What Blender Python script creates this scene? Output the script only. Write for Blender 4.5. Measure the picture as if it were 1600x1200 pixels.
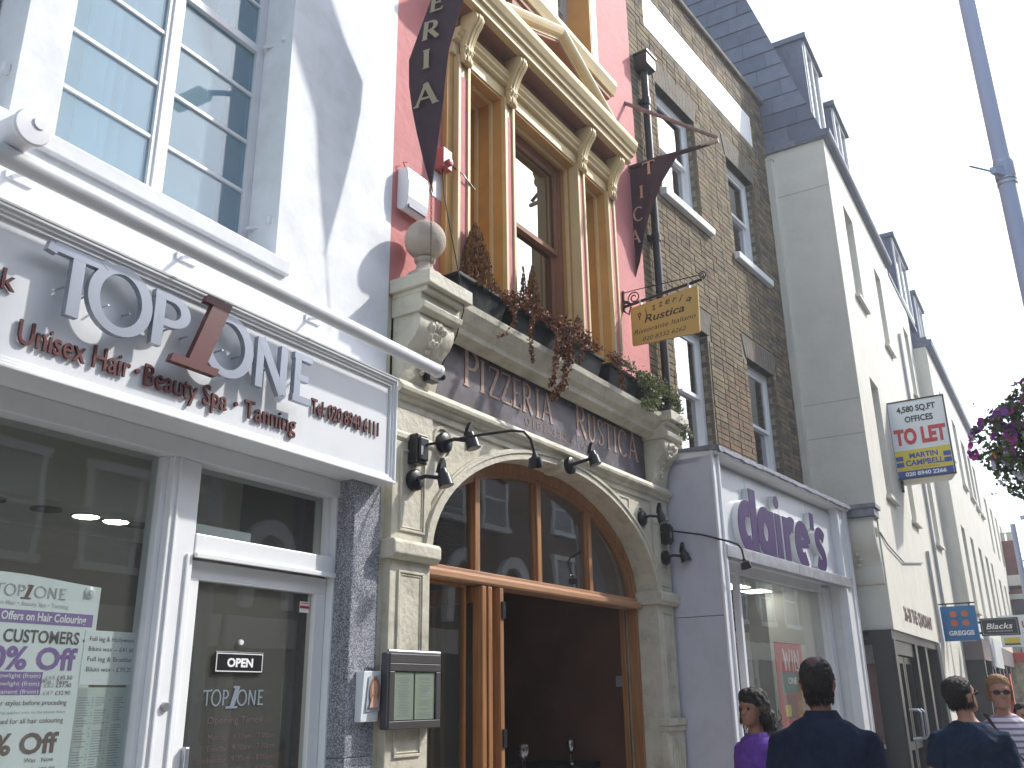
import bpy, bmesh, math, random
from mathutils import Vector, Matrix, noise as mnoise
random.seed(7)
R = math.radians
sc = bpy.context.scene
for o in list(bpy.data.objects): bpy.data.objects.remove(o)
COL = sc.collection

# ------------------------------------------------------------------ camera
T0 = R(33.24319); PIT = R(18.98962); ROL = R(-.79407)
cam = bpy.data.cameras.new('camera'); co = bpy.data.objects.new('camera', cam); COL.objects.link(co)
cam.sensor_width = 36; cam.lens = 36*1421.92/1600; cam.clip_start = .05; cam.clip_end = 1000
h = Vector((math.cos(T0), math.sin(T0), 0)); rt = Vector((math.sin(T0), -math.cos(T0), 0))
fw = h*math.cos(PIT)+Vector((0, 0, math.sin(PIT))); up = -h*math.sin(PIT)+Vector((0, 0, math.cos(PIT)))
X = rt*math.cos(ROL)+up*math.sin(ROL); U = -rt*math.sin(ROL)+up*math.cos(ROL)
M = Matrix((X, U, -fw)).transposed().to_4x4(); M.translation = Vector((0, -3.7, 1.62)); co.matrix_world = M
sc.camera = co

# ------------------------------------------------------------------ light
SUN_AZ = R(-33)      # direction the sun stands in, measured from +X
SUN_EL = R(41)
w = bpy.data.worlds.new('World'); sc.world = w; w.use_nodes = True
nt = w.node_tree; bg = nt.nodes['Background']; sk = nt.nodes.new('ShaderNodeTexSky')
sk.sky_type = 'NISHITA'; sk.sun_disc = False; sk.sun_elevation = SUN_EL; sk.sun_rotation = R(90)-SUN_AZ
sk.dust_density = 1.2; sk.air_density = 1.0; sk.ozone_density = 1.0
hs = nt.nodes.new('ShaderNodeHueSaturation'); hs.inputs['Saturation'].default_value = .62; nt.links.new(sk.outputs[0], hs.inputs['Color']); nt.links.new(hs.outputs[0], bg.inputs[0]); bg.inputs[1].default_value = .15
sl = bpy.data.lights.new('sun', 'SUN'); sl.energy = 2.0; sl.angle = R(1.6); sl.color = (1, .965, .91)
so = bpy.data.objects.new('sun', sl); COL.objects.link(so)
sd = Vector((math.cos(SUN_AZ)*math.cos(SUN_EL), math.sin(SUN_AZ)*math.cos(SUN_EL), math.sin(SUN_EL)))
so.rotation_euler = sd.to_track_quat('Z', 'Y').to_euler(); so.location = sd*60
sc.view_settings.view_transform = 'Standard'; sc.view_settings.look = 'None'
sc.view_settings.exposure = 1.24; sc.view_settings.gamma = 1; sc.view_settings.use_curve_mapping = False

# ------------------------------------------------------------------ materials
def mat(name, col, rough=.6, metal=0, var=.12, vs=3, bump=0, bs=40, streak=0, dirt_veil=None, dirt_amt=0, spec=.4, spots=None, coat=0):
    m = bpy.data.materials.new(name); m.use_nodes = True; n = m.node_tree.nodes; L = m.node_tree.links
    b = n['Principled BSDF']; b.inputs['Roughness'].default_value = rough; b.inputs['Metallic'].default_value = metal
    b.inputs['Specular IOR Level'].default_value = spec; b.inputs['Coat Weight'].default_value = coat
    g = n.new('ShaderNodeNewGeometry'); src = g.outputs['Position']
    c = (*col, 1); out = None
    if var:
        t = n.new('ShaderNodeTexNoise'); t.inputs['Scale'].default_value = vs; t.inputs['Detail'].default_value = 6; L.new(src, t.inputs['Vector'])
        r = n.new('ShaderNodeMapRange'); r.inputs[1].default_value = .3; r.inputs[2].default_value = .7; r.inputs[3].default_value = 1-var; r.inputs[4].default_value = 1+var*.6
        L.new(t.outputs[0], r.inputs[0]); mx = n.new('ShaderNodeVectorMath'); mx.operation = 'SCALE'; mx.inputs[0].default_value = col; L.new(r.outputs[0], mx.inputs['Scale'])
        out = mx.outputs[0]
    if dirt_veil:
        mp = n.new('ShaderNodeMapping'); mp.inputs['Scale'].default_value = (5, 5, .6) if streak else (2.2, 2.2, 2.2); L.new(src, mp.inputs[0])
        t = n.new('ShaderNodeTexNoise'); t.inputs['Scale'].default_value = 2.2; t.inputs['Detail'].default_value = 9; t.inputs['Roughness'].default_value = .65; L.new(mp.outputs[0], t.inputs['Vector'])
        r = n.new('ShaderNodeMapRange'); r.inputs[1].default_value = .5; r.inputs[2].default_value = .75; r.inputs[3].default_value = 0; r.inputs[4].default_value = dirt_amt
        L.new(t.outputs[0], r.inputs[0]); mx = n.new('ShaderNodeMix'); mx.data_type = 'RGBA'; L.new(r.outputs[0], mx.inputs[0])
        if out: L.new(out, mx.inputs[6])
        else: mx.inputs[6].default_value = c
        mx.inputs[7].default_value = (*dirt_veil, 1); out = mx.outputs[2]
    if spots:   # speckle: list of (colour, scale, threshold)
        for sc_, s_, th in spots:
            t = n.new('ShaderNodeTexVoronoi'); t.inputs['Scale'].default_value = s_; L.new(src, t.inputs['Vector'])
            sp = n.new('ShaderNodeSeparateColor'); L.new(t.outputs['Color'], sp.inputs[0])
            r = n.new('ShaderNodeMath'); r.operation = 'GREATER_THAN'; r.inputs[1].default_value = th; L.new(sp.outputs[0], r.inputs[0])
            mx = n.new('ShaderNodeMix'); mx.data_type = 'RGBA'; L.new(r.outputs[0], mx.inputs[0])
            if out: L.new(out, mx.inputs[6])
            else: mx.inputs[6].default_value = c
            mx.inputs[7].default_value = (*sc_, 1); out = mx.outputs[2]
    if out: L.new(out, b.inputs['Base Color'])
    else: b.inputs['Base Color'].default_value = c
    if bump:
        t = n.new('ShaderNodeTexNoise'); t.inputs['Scale'].default_value = bs; t.inputs['Detail'].default_value = 8; L.new(src, t.inputs['Vector'])
        bp = n.new('ShaderNodeBump'); bp.inputs['Strength'].default_value = bump; bp.inputs['Distance'].default_value = .02; L.new(t.outputs[0], bp.inputs['Height']); L.new(bp.outputs[0], b.inputs['Normal'])
    return m

def glass(name, base=.06, tint=(.9, .93, .92), power=4, dirt_veil=.0, veil_col=(.6, .6, .56)):
    m = bpy.data.materials.new(name); m.use_nodes = True; n = m.node_tree.nodes; L = m.node_tree.links
    n.remove(n['Principled BSDF']); out = n['Material Output']
    lw = n.new('ShaderNodeLayerWeight'); lw.inputs[0].default_value = .5
    p = n.new('ShaderNodeMath'); p.operation = 'POWER'; p.inputs[1].default_value = power; L.new(lw.outputs['Facing'], p.inputs[0])
    r = n.new('ShaderNodeMapRange'); r.inputs[3].default_value = base; r.inputs[4].default_value = 1; L.new(p.outputs[0], r.inputs[0])
    tr = n.new('ShaderNodeBsdfTransparent'); tr.inputs[0].default_value = (*tint, 1)
    gl = n.new('ShaderNodeBsdfGlossy'); gl.inputs['Roughness'].default_value = .01
    t = n.new('ShaderNodeTexNoise'); t.inputs['Scale'].default_value = 1.6; g = n.new('ShaderNodeNewGeometry'); L.new(g.outputs['Position'], t.inputs['Vector'])
    bp = n.new('ShaderNodeBump'); bp.inputs['Strength'].default_value = .06; bp.inputs['Distance'].default_value = .02; L.new(t.outputs[0], bp.inputs['Height']); L.new(bp.outputs[0], gl.inputs['Normal'])
    mx = n.new('ShaderNodeMixShader'); L.new(r.outputs[0], mx.inputs[0]); L.new(tr.outputs[0], mx.inputs[1]); L.new(gl.outputs[0], mx.inputs[2])
    if dirt_veil:      # diffuse veil brightening the pane in place of reflections; pale net upstairs
        df = n.new('ShaderNodeBsdfDiffuse'); df.inputs[0].default_value = (*veil_col, 1); m2_ = n.new('ShaderNodeMixShader'); m2_.inputs[0].default_value = dirt_veil
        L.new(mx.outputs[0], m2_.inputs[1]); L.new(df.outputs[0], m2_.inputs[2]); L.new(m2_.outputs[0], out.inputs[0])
    else: L.new(mx.outputs[0], out.inputs[0])
    return m

def hairmat(name, col, col2):
    m = mat(name, col, .6, var=0); n = m.node_tree.nodes; L = m.node_tree.links; b = n['Principled BSDF']
    g = n.new('ShaderNodeNewGeometry'); mp = n.new('ShaderNodeMapping'); mp.inputs['Scale'].default_value = (260, 260, 22); L.new(g.outputs['Position'], mp.inputs[0])
    t = n.new('ShaderNodeTexNoise'); t.inputs['Scale'].default_value = 1.0; t.inputs['Detail'].default_value = 5; t.inputs['Distortion'].default_value = .6; L.new(mp.outputs[0], t.inputs['Vector'])
    r = n.new('ShaderNodeValToRGB'); r.color_ramp.elements[0].position = .38; r.color_ramp.elements[0].color = (*col, 1); r.color_ramp.elements[1].position = .68; r.color_ramp.elements[1].color = (*col2, 1)
    L.new(t.outputs[0], r.inputs[0]); L.new(r.outputs[0], b.inputs['Base Color'])
    bp = n.new('ShaderNodeBump'); bp.inputs['Strength'].default_value = 1; bp.inputs['Distance'].default_value = .008; L.new(t.outputs[0], bp.inputs['Height']); L.new(bp.outputs[0], b.inputs['Normal']); return m

def emit(name, col, s):
    m = bpy.data.materials.new(name); m.use_nodes = True; b = m.node_tree.nodes['Principled BSDF']
    b.inputs['Emission Color'].default_value = (*col, 1); b.inputs['Emission Strength'].default_value = s; b.inputs['Base Color'].default_value = (*col, 1); return m

def wood(name, col, col2, sc_=(30, 30, 1.5)):
    m = mat(name, col, .45, var=0, bump=.15, bs=60); n = m.node_tree.nodes; L = m.node_tree.links; b = n['Principled BSDF']
    g = n.new('ShaderNodeNewGeometry'); mp = n.new('ShaderNodeMapping'); mp.inputs['Scale'].default_value = sc_; L.new(g.outputs['Position'], mp.inputs[0])
    t = n.new('ShaderNodeTexNoise'); t.inputs['Scale'].default_value = 1.5; t.inputs['Detail'].default_value = 8; L.new(mp.outputs[0], t.inputs['Vector'])
    r = n.new('ShaderNodeValToRGB'); r.color_ramp.elements[0].position = .35; r.color_ramp.elements[0].color = (*col, 1); r.color_ramp.elements[1].position = .7; r.color_ramp.elements[1].color = (*col2, 1)
    L.new(t.outputs[0], r.inputs[0]); L.new(r.outputs[0], b.inputs['Base Color']); return m

m_salon = mat('white_render', (.74, .76, .78), .75, var=.08, vs=5, bump=.3, bs=7, dirt_veil=(.50, .51, .52), dirt_amt=.4)
m_wpaint = mat('white_gloss_paint', (.78, .79, .80), .3, var=.03, vs=8, dirt_veil=(.5, .5, .5), dirt_amt=.12)
m_wplas = mat('white_board', (.70, .72, .74), .25, var=.05, vs=1.5, dirt_veil=(.5, .5, .5), dirt_amt=.2)
m_wmetal = mat('white_coated_metal', (.72, .73, .75), .35, var=.05, dirt_veil=(.45, .44, .43), dirt_amt=.25)
m_gran = mat('grey_granite', (.27, .28, .31), .35, var=.05, spots=[((.08, .09, .11), 240, .62), ((.5, .51, .55), 200, .68), ((.10, .11, .13), 330, .8)])
m_pink = mat('pink_render', (.60, .235, .225), .8, var=.08, bump=.35, bs=16, dirt_veil=(.44, .16, .15), dirt_amt=.4)
m_ochre = mat('ochre_paint', (.56, .325, .10), .6, var=.1, dirt_veil=(.30, .18, .08), dirt_amt=.4)
m_butter = mat('pale_yellow_paint', (.66, .51, .265), .55, var=.08, dirt_veil=(.42, .30, .16), dirt_amt=.35)
m_terra = mat('brown_paint', (.30, .14, .075), .7, var=.12, dirt_veil=(.16, .08, .05), dirt_amt=.4)
m_cream = mat('cream_stone_paint', (.57, .535, .43), .6, var=.1, vs=7, dirt_veil=(.27, .24, .17), dirt_amt=.75, bump=.35, bs=26)
m_cream_d = mat('grime_in_joints', (.20, .18, .14), .8)
m_slate = mat('marbled_sign_slate', (.085, .07, .085), .5, var=.45, vs=7, dirt_veil=(.24, .21, .27), dirt_amt=.8)
m_gilt = mat('faded_copper_lettering', (.50, .33, .25), .6, var=.3, vs=20)
m_black = mat('black_metal', (.012, .012, .014), .35, var=.2, vs=10)
m_blackp = mat('black_plastic', (.014, .015, .017), .6, var=.2, spec=.2)
m_oak = wood('orange_hardwood', (.26, .115, .045), (.41, .20, .08))
m_oakh = wood('orange_hardwood_rail', (.34, .17, .09), (.46, .25, .13), (1.5, 30, 30))
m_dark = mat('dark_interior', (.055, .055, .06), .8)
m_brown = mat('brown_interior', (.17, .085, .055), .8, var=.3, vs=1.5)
m_glass = glass('window_glass', .05, dirt_veil=.05); m_glassr = glass('restaurant_glass', .06, dirt_veil=.008)
m_glassu = glass('upper_window_glass', .10, (.80, .92, .98), 4, dirt_veil=.22, veil_col=(.50, .70, .80))  # reflected sky's blue put into tint and veil, along with pale net
m_old = glass('old_sash_glass', .30, (.5, .53, .56), 2.5)
m_bricks = [mat('stock_brick_%d' % i, c, .9, var=.35, vs=7, bump=.6, bs=90) for i, c in enumerate([(.215, .165, .095), (.195, .15, .09), (.245, .19, .11), (.165, .13, .085), (.205, .13, .08), (.125, .10, .075)])]
m_mortar = mat('lime_mortar', (.29, .265, .21), .95, var=.2, vs=12, bump=.5, bs=60)
m_lintel = mat('sooty_rubbed_brick', (.165, .14, .11), .9, var=.25, vs=9, bump=.4, bs=50)
m_mauve = mat('mauve_grey_paint', (.53, .53, .585), .5, var=.05, dirt_veil=(.3, .3, .34), dirt_amt=.3)
m_alu = mat('brushed_aluminium', (.42, .42, .45), .38, .7, var=.25, vs=12, dirt_veil=(.6, .6, .62), dirt_amt=.5)
m_lead = mat('lead_flashing', (.19, .20, .24), .55, .3, var=.3, vs=14, bump=.4, bs=20)
m_purple = mat('purple_acrylic', (.036, .008, .085), .4, var=.03, spec=.2)
m_offw = mat('offwhite_acrylic', (.66, .67, .68), .35, var=.02)
m_crm2 = mat('pale_cream_stucco', (.66, .64, .56), .85, var=.05, bump=.25, bs=12, dirt_veil=(.42, .40, .33), dirt_amt=.5, streak=1)
m_slateb = [mat('flare_blue_slate_%d' % i, c, .55, var=.15, vs=6, bump=.2, bs=40) for i, c in enumerate([(.12, .14, .195), (.105, .12, .175), (.14, .16, .22)])]  # blue-grey slate, with the bluish flare cast put into the colour
m_steel = mat('brushed_steel', (.42, .44, .48), .38, .85, var=.1, vs=30)
m_maroon = mat('maroon_letter', (.10, .022, .022), .35, var=.05)
m_banner = mat('plum_canvas', (.05, .026, .036), .85, var=.12, vs=20)
m_khaki = mat('khaki_print', (.33, .28, .19), .85, var=.1)
m_slatefr = mat('grey_timber', (.40, .41, .43), .5)
m_dkframe = mat('dark_bronze_frame', (.022, .021, .02), .4)
m_poster = mat('white_poster', (.72, .76, .78), .4, var=.02)
m_lilac = mat('purple_print', (.18, .085, .33), .5, var=.02)
m_ink = mat('black_ink', (.03, .025, .03), .6, var=0)
m_inkg = mat('grey_ink', (.33, .34, .36), .6, var=0)
m_inkb = mat('brown_ink', (.10, .055, .05), .6, var=0)
m_white = mat('white_print', (.8, .8, .8), .6, var=0)
m_red = mat('red_print', (.55, .03, .035), .45, var=.05)
m_yel = mat('yellow_print', (.70, .56, .04), .5, var=.03)
m_blue = mat('blue_print', (.03, .07, .32), .5, var=.03)
m_blue2 = mat('sky_blue_print', (.025, .15, .36), .5, var=.03)
m_orange = mat('orange_print', (.55, .15, .06), .6, var=.03)
m_signy = mat('mustard_signboard', (.52, .36, .11), .55, var=.06)
m_skin = mat('skin', (.42, .215, .15), .5, var=.06, vs=14)
m_skin2 = mat('tanned_skin', (.26, .125, .08), .5, var=.06, vs=14)
m_mirror = mat('pavement_stone', (.26, .25, .235), .85, var=.15, vs=2, bump=.3)

# ------------------------------------------------------------------ helpers
class Frame:
    def __init__(s, ox, oy, deg): s.o = (ox, oy); s.a = R(deg)
    def w(s, u, o, z): return Vector((s.o[0]+u*math.cos(s.a)+o*math.sin(s.a), s.o[1]+u*math.sin(s.a)-o*math.cos(s.a), z))
SA = Frame(4.26, 0, 2.80063); PZ = Frame(4.26, 0, 0); BR = Frame(8.29, 0, -3.38506); CL = Frame(8.29, 0, -3.66476); CR = Frame(12.745, -1.14, 2.40432)
WD = Frame(0, 0, 0)

class MB:
    """collects geometry in facade coordinates (u along the wall, o out towards the street, z up)"""
    def __init__(s): s.v = []; s.f = []; s.m = []; s.cur = 0
    def add(s, vs, fs):
        n = len(s.v); s.v += [(a, -b, c) for a, b, c in vs]; s.f += [tuple(i+n for i in f) for f in fs]; s.m += [s.cur]*len(fs)
    def box(s, u0, u1, o0, o1, z0, z1):
        s.add([(u0, o0, z0), (u1, o0, z0), (u1, o1, z0), (u0, o1, z0), (u0, o0, z1), (u1, o0, z1), (u1, o1, z1), (u0, o1, z1)],
              [(0, 1, 2, 3), (7, 6, 5, 4), (0, 4, 5, 1), (1, 5, 6, 2), (2, 6, 7, 3), (3, 7, 4, 0)]); return s
    def quad(s, *p): s.add(list(p), [tuple(range(len(p)))]); return s
    def prism(s, pts, o0, o1):      # outline in (u,z) pushed from o0 to o1
        n = len(pts); s.add([(u, o0, z) for u, z in pts]+[(u, o1, z) for u, z in pts],
              [tuple(range(n)), tuple(range(2*n-1, n-1, -1))]+[(i, (i+1) % n, n+(i+1) % n, n+i) for i in range(n)]); return s
    def mould(s, prof, u0, u1):     # outline in (o,z) run along u
        n = len(prof); s.add([(u0, o, z) for o, z in prof]+[(u1, o, z) for o, z in prof],
              [tuple(range(n)), tuple(range(2*n-1, n-1, -1))]+[(i, (i+1) % n, n+(i+1) % n, n+i) for i in range(n)]); return s
    def rings(s, rs, cap=True, closed=False):
        n = len(rs[0]); vs = [p for r in rs for p in r]; fs = []; k = len(rs)
        for j in range(k if closed else k-1):
            a = j*n; b = ((j+1) % k)*n
            for i in range(n): fs.append((a+i, a+(i+1) % n, b+(i+1) % n, b+i))
        if cap and not closed: fs += [tuple(range(n)), tuple(range((k-1)*n, k*n))[::-1]]
        s.add(vs, fs); return s
    def tube(s, pts, r, n=10, cap=True):
        pts = [Vector(p) for p in pts]; rs = r if isinstance(r, (list, tuple)) else [r]*len(pts); out = []; ref = None
        for i, p in enumerate(pts):
            t = (pts[min(i+1, len(pts)-1)]-pts[max(i-1, 0)]).normalized()
            if ref is None: ref = t.orthogonal()
            ref = (ref-t*ref.dot(t)).normalized(); b = t.cross(ref)
            out.append([tuple(p+(ref*math.cos(k*2*math.pi/n)+b*math.sin(k*2*math.pi/n))*rs[i]) for k in range(n)])
        return s.rings(out, cap)
    def lathe(s, prof, c, n=20, axis='z'):   # prof (r, h)
        rs = []
        for r, hh in prof:
            ring = []
            for k in range(n):
                a = k*2*math.pi/n; x, y = r*math.cos(a), r*math.sin(a)
                ring.append((c[0]+x, c[1]+y, c[2]+hh) if axis == 'z' else ((c[0]+x, c[1]+hh, c[2]+y) if axis == 'o' else (c[0]+hh, c[1]+x, c[2]+y)))
            rs.append(ring)
        return s.rings(rs)
    def build(s, name, mats, parent=None, smooth=False, bevel=0, frame=None, kind=None, loose=False):
        base = Vector(parent.get('_b', (0, 0, 0))) if parent else Vector((0, 0, 0))
        me = bpy.data.meshes.new(name); me.from_pydata([(a-base[0], b-base[1], c-base[2]) for a, b, c in s.v], [], s.f)
        for mm in (mats if isinstance(mats, list) else [mats]): me.materials.append(mm)
        me.polygons.foreach_set('material_index', s.m)
        if not loose:
            bm = bmesh.new(); bm.from_mesh(me); bmesh.ops.recalc_face_normals(bm, faces=bm.faces)
            if bevel: bmesh.ops.bevel(bm, geom=[e for e in bm.edges if e.is_manifold and e.calc_face_angle(0) > .5], offset=bevel, segments=2, affect='EDGES', profile=.5, clamp_overlap=True)
            bm.to_mesh(me); bm.free()
        if smooth:
            me.polygons.foreach_set('use_smooth', [True]*len(me.polygons))
            if hasattr(me, 'set_sharp_from_angle'): me.set_sharp_from_angle(angle=R(38))
        me.update(); ob = bpy.data.objects.new(name, me); COL.objects.link(ob)
        if parent: ob.parent = parent; ob['_b'] = list(base)
        elif frame: ob.location = frame.w(0, 0, 0); ob.rotation_euler.z = frame.a
        if kind: ob['kind'] = kind
        return ob

def B(*a): return MB().box(*a)
def thing(name, label, cat, fr, u=0, o=0, z=0, group=None):
    e = bpy.data.objects.new(name, None); COL.objects.link(e); e.location = fr.w(u, o, z); e.rotation_euler.z = fr.a
    e.empty_display_size = .2; e['_b'] = (u, -o, z); e['label'] = label; e['category'] = cat
    if group: e['group'] = group
    return e
def copy_tree(o, parent=None):
    c = o.copy(); COL.objects.link(c); c.parent = parent
    for ch in [x for x in bpy.data.objects if x.parent == o]: copy_tree(ch, c)
    return c

_tc = {}
def textmesh(s, shear=0, bold=0, ext=0):
    k = (s, shear, bold, ext)
    if k in _tc: return _tc[k]
    cu = bpy.data.curves.new('t', 'FONT'); cu.body = s; cu.shear = shear; cu.offset = bold; cu.extrude = ext; cu.resolution_u = 3; cu.align_x = 'LEFT'
    ob = bpy.data.objects.new('t', cu); me = bpy.data.meshes.new_from_object(ob)
    v = [tuple(x.co) for x in me.vertices]; f = [tuple(p.vertices) for p in me.polygons]
    bpy.data.objects.remove(ob); bpy.data.curves.remove(cu); bpy.data.meshes.remove(me)
    _tc[k] = (v, f); return v, f
def text(mb, s, u, o, z, hgt, width=None, depth=0, shear=0, bold=0, align='L', rot=0):
    """lettering of cap height hgt with its baseline at (u, z), squeezed to width"""
    v, f = textmesh(s, shear, bold, depth/2/hgt*.729 if depth else 0)
    if not v: return
    x0 = min(a[0] for a in v); x1 = max(a[0] for a in v); k = hgt/.729; kx = k if width is None else width/(x1-x0)
    W = (x1-x0)*kx; off = 0 if align == 'L' else (-W/2 if align == 'C' else -W)
    cr, sr = math.cos(rot), math.sin(rot); out = []
    for a, b, c in v:
        x = (a-x0)*kx+off; y = b*k; out.append((u+x*cr-y*sr, o+(c*k if depth else 0), z+x*sr+y*cr))
    mb.add(out, f)

# a pen-drawn alphabet: strokes whose thickness depends on their direction
def arc(cx, cy, rx, ry, a0, a1, n=14):
    return [(cx+rx*math.cos(R(a0+(a1-a0)*i/n)), cy+ry*math.sin(R(a0+(a1-a0)*i/n))) for i in range(n+1)]
def glyph(c, serif=True):
    t = lambda x, y=0, d=.13: [((x-d, y), (x+d, y), 'f')] if serif else []
    if c == 'I': return .5, [((.25, 0), (.25, 1), 'k')]+t(.25, .03)+t(.25, .97)
    if c == 'P': return .78, [((.22, 0), (.22, 1), 'k')]+t(.22, .03)+[([(.12, .97), (.42, .97)]+arc(.42, .725, .28, .245, 90, -90)+[(.22, .48)], 'm')]
    if c == 'R': return .86, [((.22, 0), (.22, 1), 'k')]+t(.22, .03)+[([(.12, .97), (.40, .97)]+arc(.40, .735, .26, .235, 90, -90)+[(.22, .5)], 'm'), ((.42, .5), (.80, .0), 'k')]
    if c == 'Z': return .85, [((.10, .96), (.76, .96), 'h'), ((.72, .94), (.12, .05), 'k'), ((.1, .04), (.8, .04), 'h'), ((.12, .97), (.1, .82), 'f'), ((.8, .03), (.82, .2), 'f')]
    if c == 'E': return .74, [((.22, 0), (.22, 1), 'k'), ((.1, .965), (.66, .965), 'h'), ((.22, .51), (.56, .51), 'h'), ((.1, .035), (.68, .035), 'h')]+([((.66, .98), (.66, .84), 'f'), ((.68, .02), (.70, .18), 'f'), ((.56, .58), (.56, .44), 'f')] if serif else [])
    if c == 'A': return .95, [((.12, 0), (.46, 1), 'n'), ((.44, 1), (.82, 0), 'k'), ((.24, .33), (.68, .33), 'h')]+t(.12, .03, .1)+t(.82, .03)
    if c == 'U': return .92, [([(.2, 1), (.2, .34)]+arc(.46, .32, .26, .3, 180, 360)+[(.72, 1)], 'm')]+t(.2, .97)+t(.72, .97)
    if c == 'S': return .70, [([(.58, .80)]+arc(.36, .745, .21, .22, 30, 200, 10)+[(.30, .56), (.46, .45)]+arc(.36, .26, .23, .225, 40, -150, 12), 'm')]
    if c == 'T': return .86, [((.43, 0), (.43, 1), 'k'), ((.06, .96), (.80, .96), 'h')]+t(.43, .03)+([((.06, .98), (.04, .82), 'f'), ((.80, .98), (.82, .82), 'f')] if serif else [((.06, 1.0), (.03, .86), 'h'), ((.80, .97), (.86, 1.06), 'h')])
    if c == 'C': return .86, [(arc(.5, .5, .4, .5, 48, 312, 22), 'm')]
    if c == 'O': return 1.02, [(arc(.5, .5, .44, .5, 0, 360, 32), 'o')]
    if c == 'N': return .98, [((.2, 0), (.2, 1), 'n'), ((.2, 1), (.78, 0), 'k'), ((.78, 0), (.78, 1), 'n')]
    if c == '1': return .6, [((.3, .03), (.3, .97), 'b'), ((.02, .05), (.56, .05), 'b2'), ((.1, .93), (.3, .93), 'b2')]
    return .4, []
def penstroke(mb, pts, tx, tz, fn, o0, o1, closed=False):
    """tx = half thickness of vertical strokes, tz = of horizontal ones"""
    n = len(pts); L = []; Rr = []
    for i in range(n):
        a = pts[i-1] if i > 0 else (pts[n-2] if closed else pts[0]); b = pts[i+1] if i < n-1 else (pts[1] if closed else pts[-1])
        dx, dz = b[0]-a[0], b[1]-a[1]; l = math.hypot(dx, dz) or 1; dx /= l; dz /= l; tt = math.sqrt((tx*dz)**2+(tz*dx)**2)
        L.append((pts[i][0]-dz*tt, pts[i][1]+dx*tt)); Rr.append((pts[i][0]+dz*tt, pts[i][1]-dx*tt))
    rs = [[(*(lambda q: (q[0], o0, q[1]))(fn(*L[i])),), (*(lambda q: (q[0], o1, q[1]))(fn(*L[i])),), (*(lambda q: (q[0], o1, q[1]))(fn(*Rr[i])),), (*(lambda q: (q[0], o0, q[1]))(fn(*Rr[i])),)] for i in range(n)]
    if closed: rs = rs[:-1]
    mb.rings(rs, True, closed)
def penletter(mb, c, u, o, z, hgt, wid=None, depth=.002, serif=True, thick=.085, thin=.04, shear=0):
    adv, st = glyph(c, serif); kx = hgt if wid is None else wid/adv
    fn = lambda x, y: (u+(x+shear*y)*kx, z+y*hgt)
    for k, s_ in enumerate(st):
        if len(s_) == 3: pts = [s_[0], s_[1]]; ty = s_[2]
        else: pts, ty = s_
        a, b = {'k': (thick, thick), 'n': (thin*1.2, thin*1.2), 'h': (thin, thin), 'f': (thin*.7, thin*.7), 'm': (thick, thin), 'o': (thick, thin), 'b': (.105, .105), 'b2': (.05, .05)}[ty]
        penstroke(mb, pts, a, b, fn, o, o+depth+k*.0004, ty == 'o')
    return adv*kx
def penword(mb, s, u, o, z, hgt, width=None, **k):
    tot = sum(glyph(c)[0] for c in s); kx = (width/tot) if width else hgt
    for c in s:
        a = glyph(c)[0]; penletter(mb, c, u, o, z, hgt, a*kx, **k); u += a*kx

def wall(mb, u0, u1, z0, z1, o, thick, holes=()):
    us = sorted(set([u0, u1]+[x for q in holes for x in q[:2] if u0 < x < u1])); zs = sorted(set([z0, z1]+[x for q in holes for x in q[2:4] if z0 < x < z1]))
    for i in range(len(us)-1):
        for j in range(len(zs)-1):
            a, b, c, d = us[i], us[i+1], zs[j], zs[j+1]; mu, mz = (a+b)/2, (c+d)/2
            if any(q[0] < mu < q[1] and q[2] < mz < q[3] for q in holes): continue
            mb.quad((a, o, c), (b, o, c), (b, o, d), (a, o, d)); mb.quad((a, o-thick, c), (a, o-thick, d), (b, o-thick, d), (b, o-thick, c))
    for a, b, c, d in list(holes)+[(u0, u1, z0, z1)]:
        mb.quad((a, o, c), (a, o, d), (a, o-thick, d), (a, o-thick, c)); mb.quad((b, o, c), (b, o-thick, c), (b, o-thick, d), (b, o, d))
        mb.quad((a, o, d), (b, o, d), (b, o-thick, d), (a, o-thick, d)); mb.quad((a, o, c), (a, o-thick, c), (b, o-thick, c), (b, o, c))
    return mb
def ring_frame(mb, u0, u1, z0, z1, w_, o0, o1):
    mb.box(u0, u1, o0, o1, z1-w_, z1); mb.box(u0, u1, o0, o1, z0, z0+w_); mb.box(u0, u0+w_, o0, o1, z0+w_, z1-w_); mb.box(u1-w_, u1, o0, o1, z0+w_, z1-w_); return mb
def sash(parent, u0, u1, z0, z1, o, m, gm=None, fw_=.06, mid=None, name='window', back=True, dm=None):
    """box-sash window; o = outer face of the frame"""
    f = MB(); ring_frame(f, u0, u1, z0, z1, fw_, o-.09, o); wn = f.build(name, m, parent)
    mid = (z0+z1)/2 if mid is None else mid
    s = MB(); ring_frame(s, u0+fw_, u1-fw_, mid-.02, z1-fw_, .045, o-.055, o-.015); s.build('sash', m, wn)
    s = MB(); ring_frame(s, u0+fw_, u1-fw_, z0+fw_, mid+.02, .045, o-.088, o-.057); s.build('sash', m, wn)
    B(u0+fw_+.045, u1-fw_-.045, o-.038, o-.032, mid+.025, z1-fw_-.045).build('pane', gm or m_old, wn)
    B(u0+fw_+.045, u1-fw_-.045, o-.076, o-.070, z0+fw_+.045, mid-.025).build('pane', gm or m_old, wn)
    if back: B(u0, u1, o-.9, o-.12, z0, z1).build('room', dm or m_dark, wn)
    return wn

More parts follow.
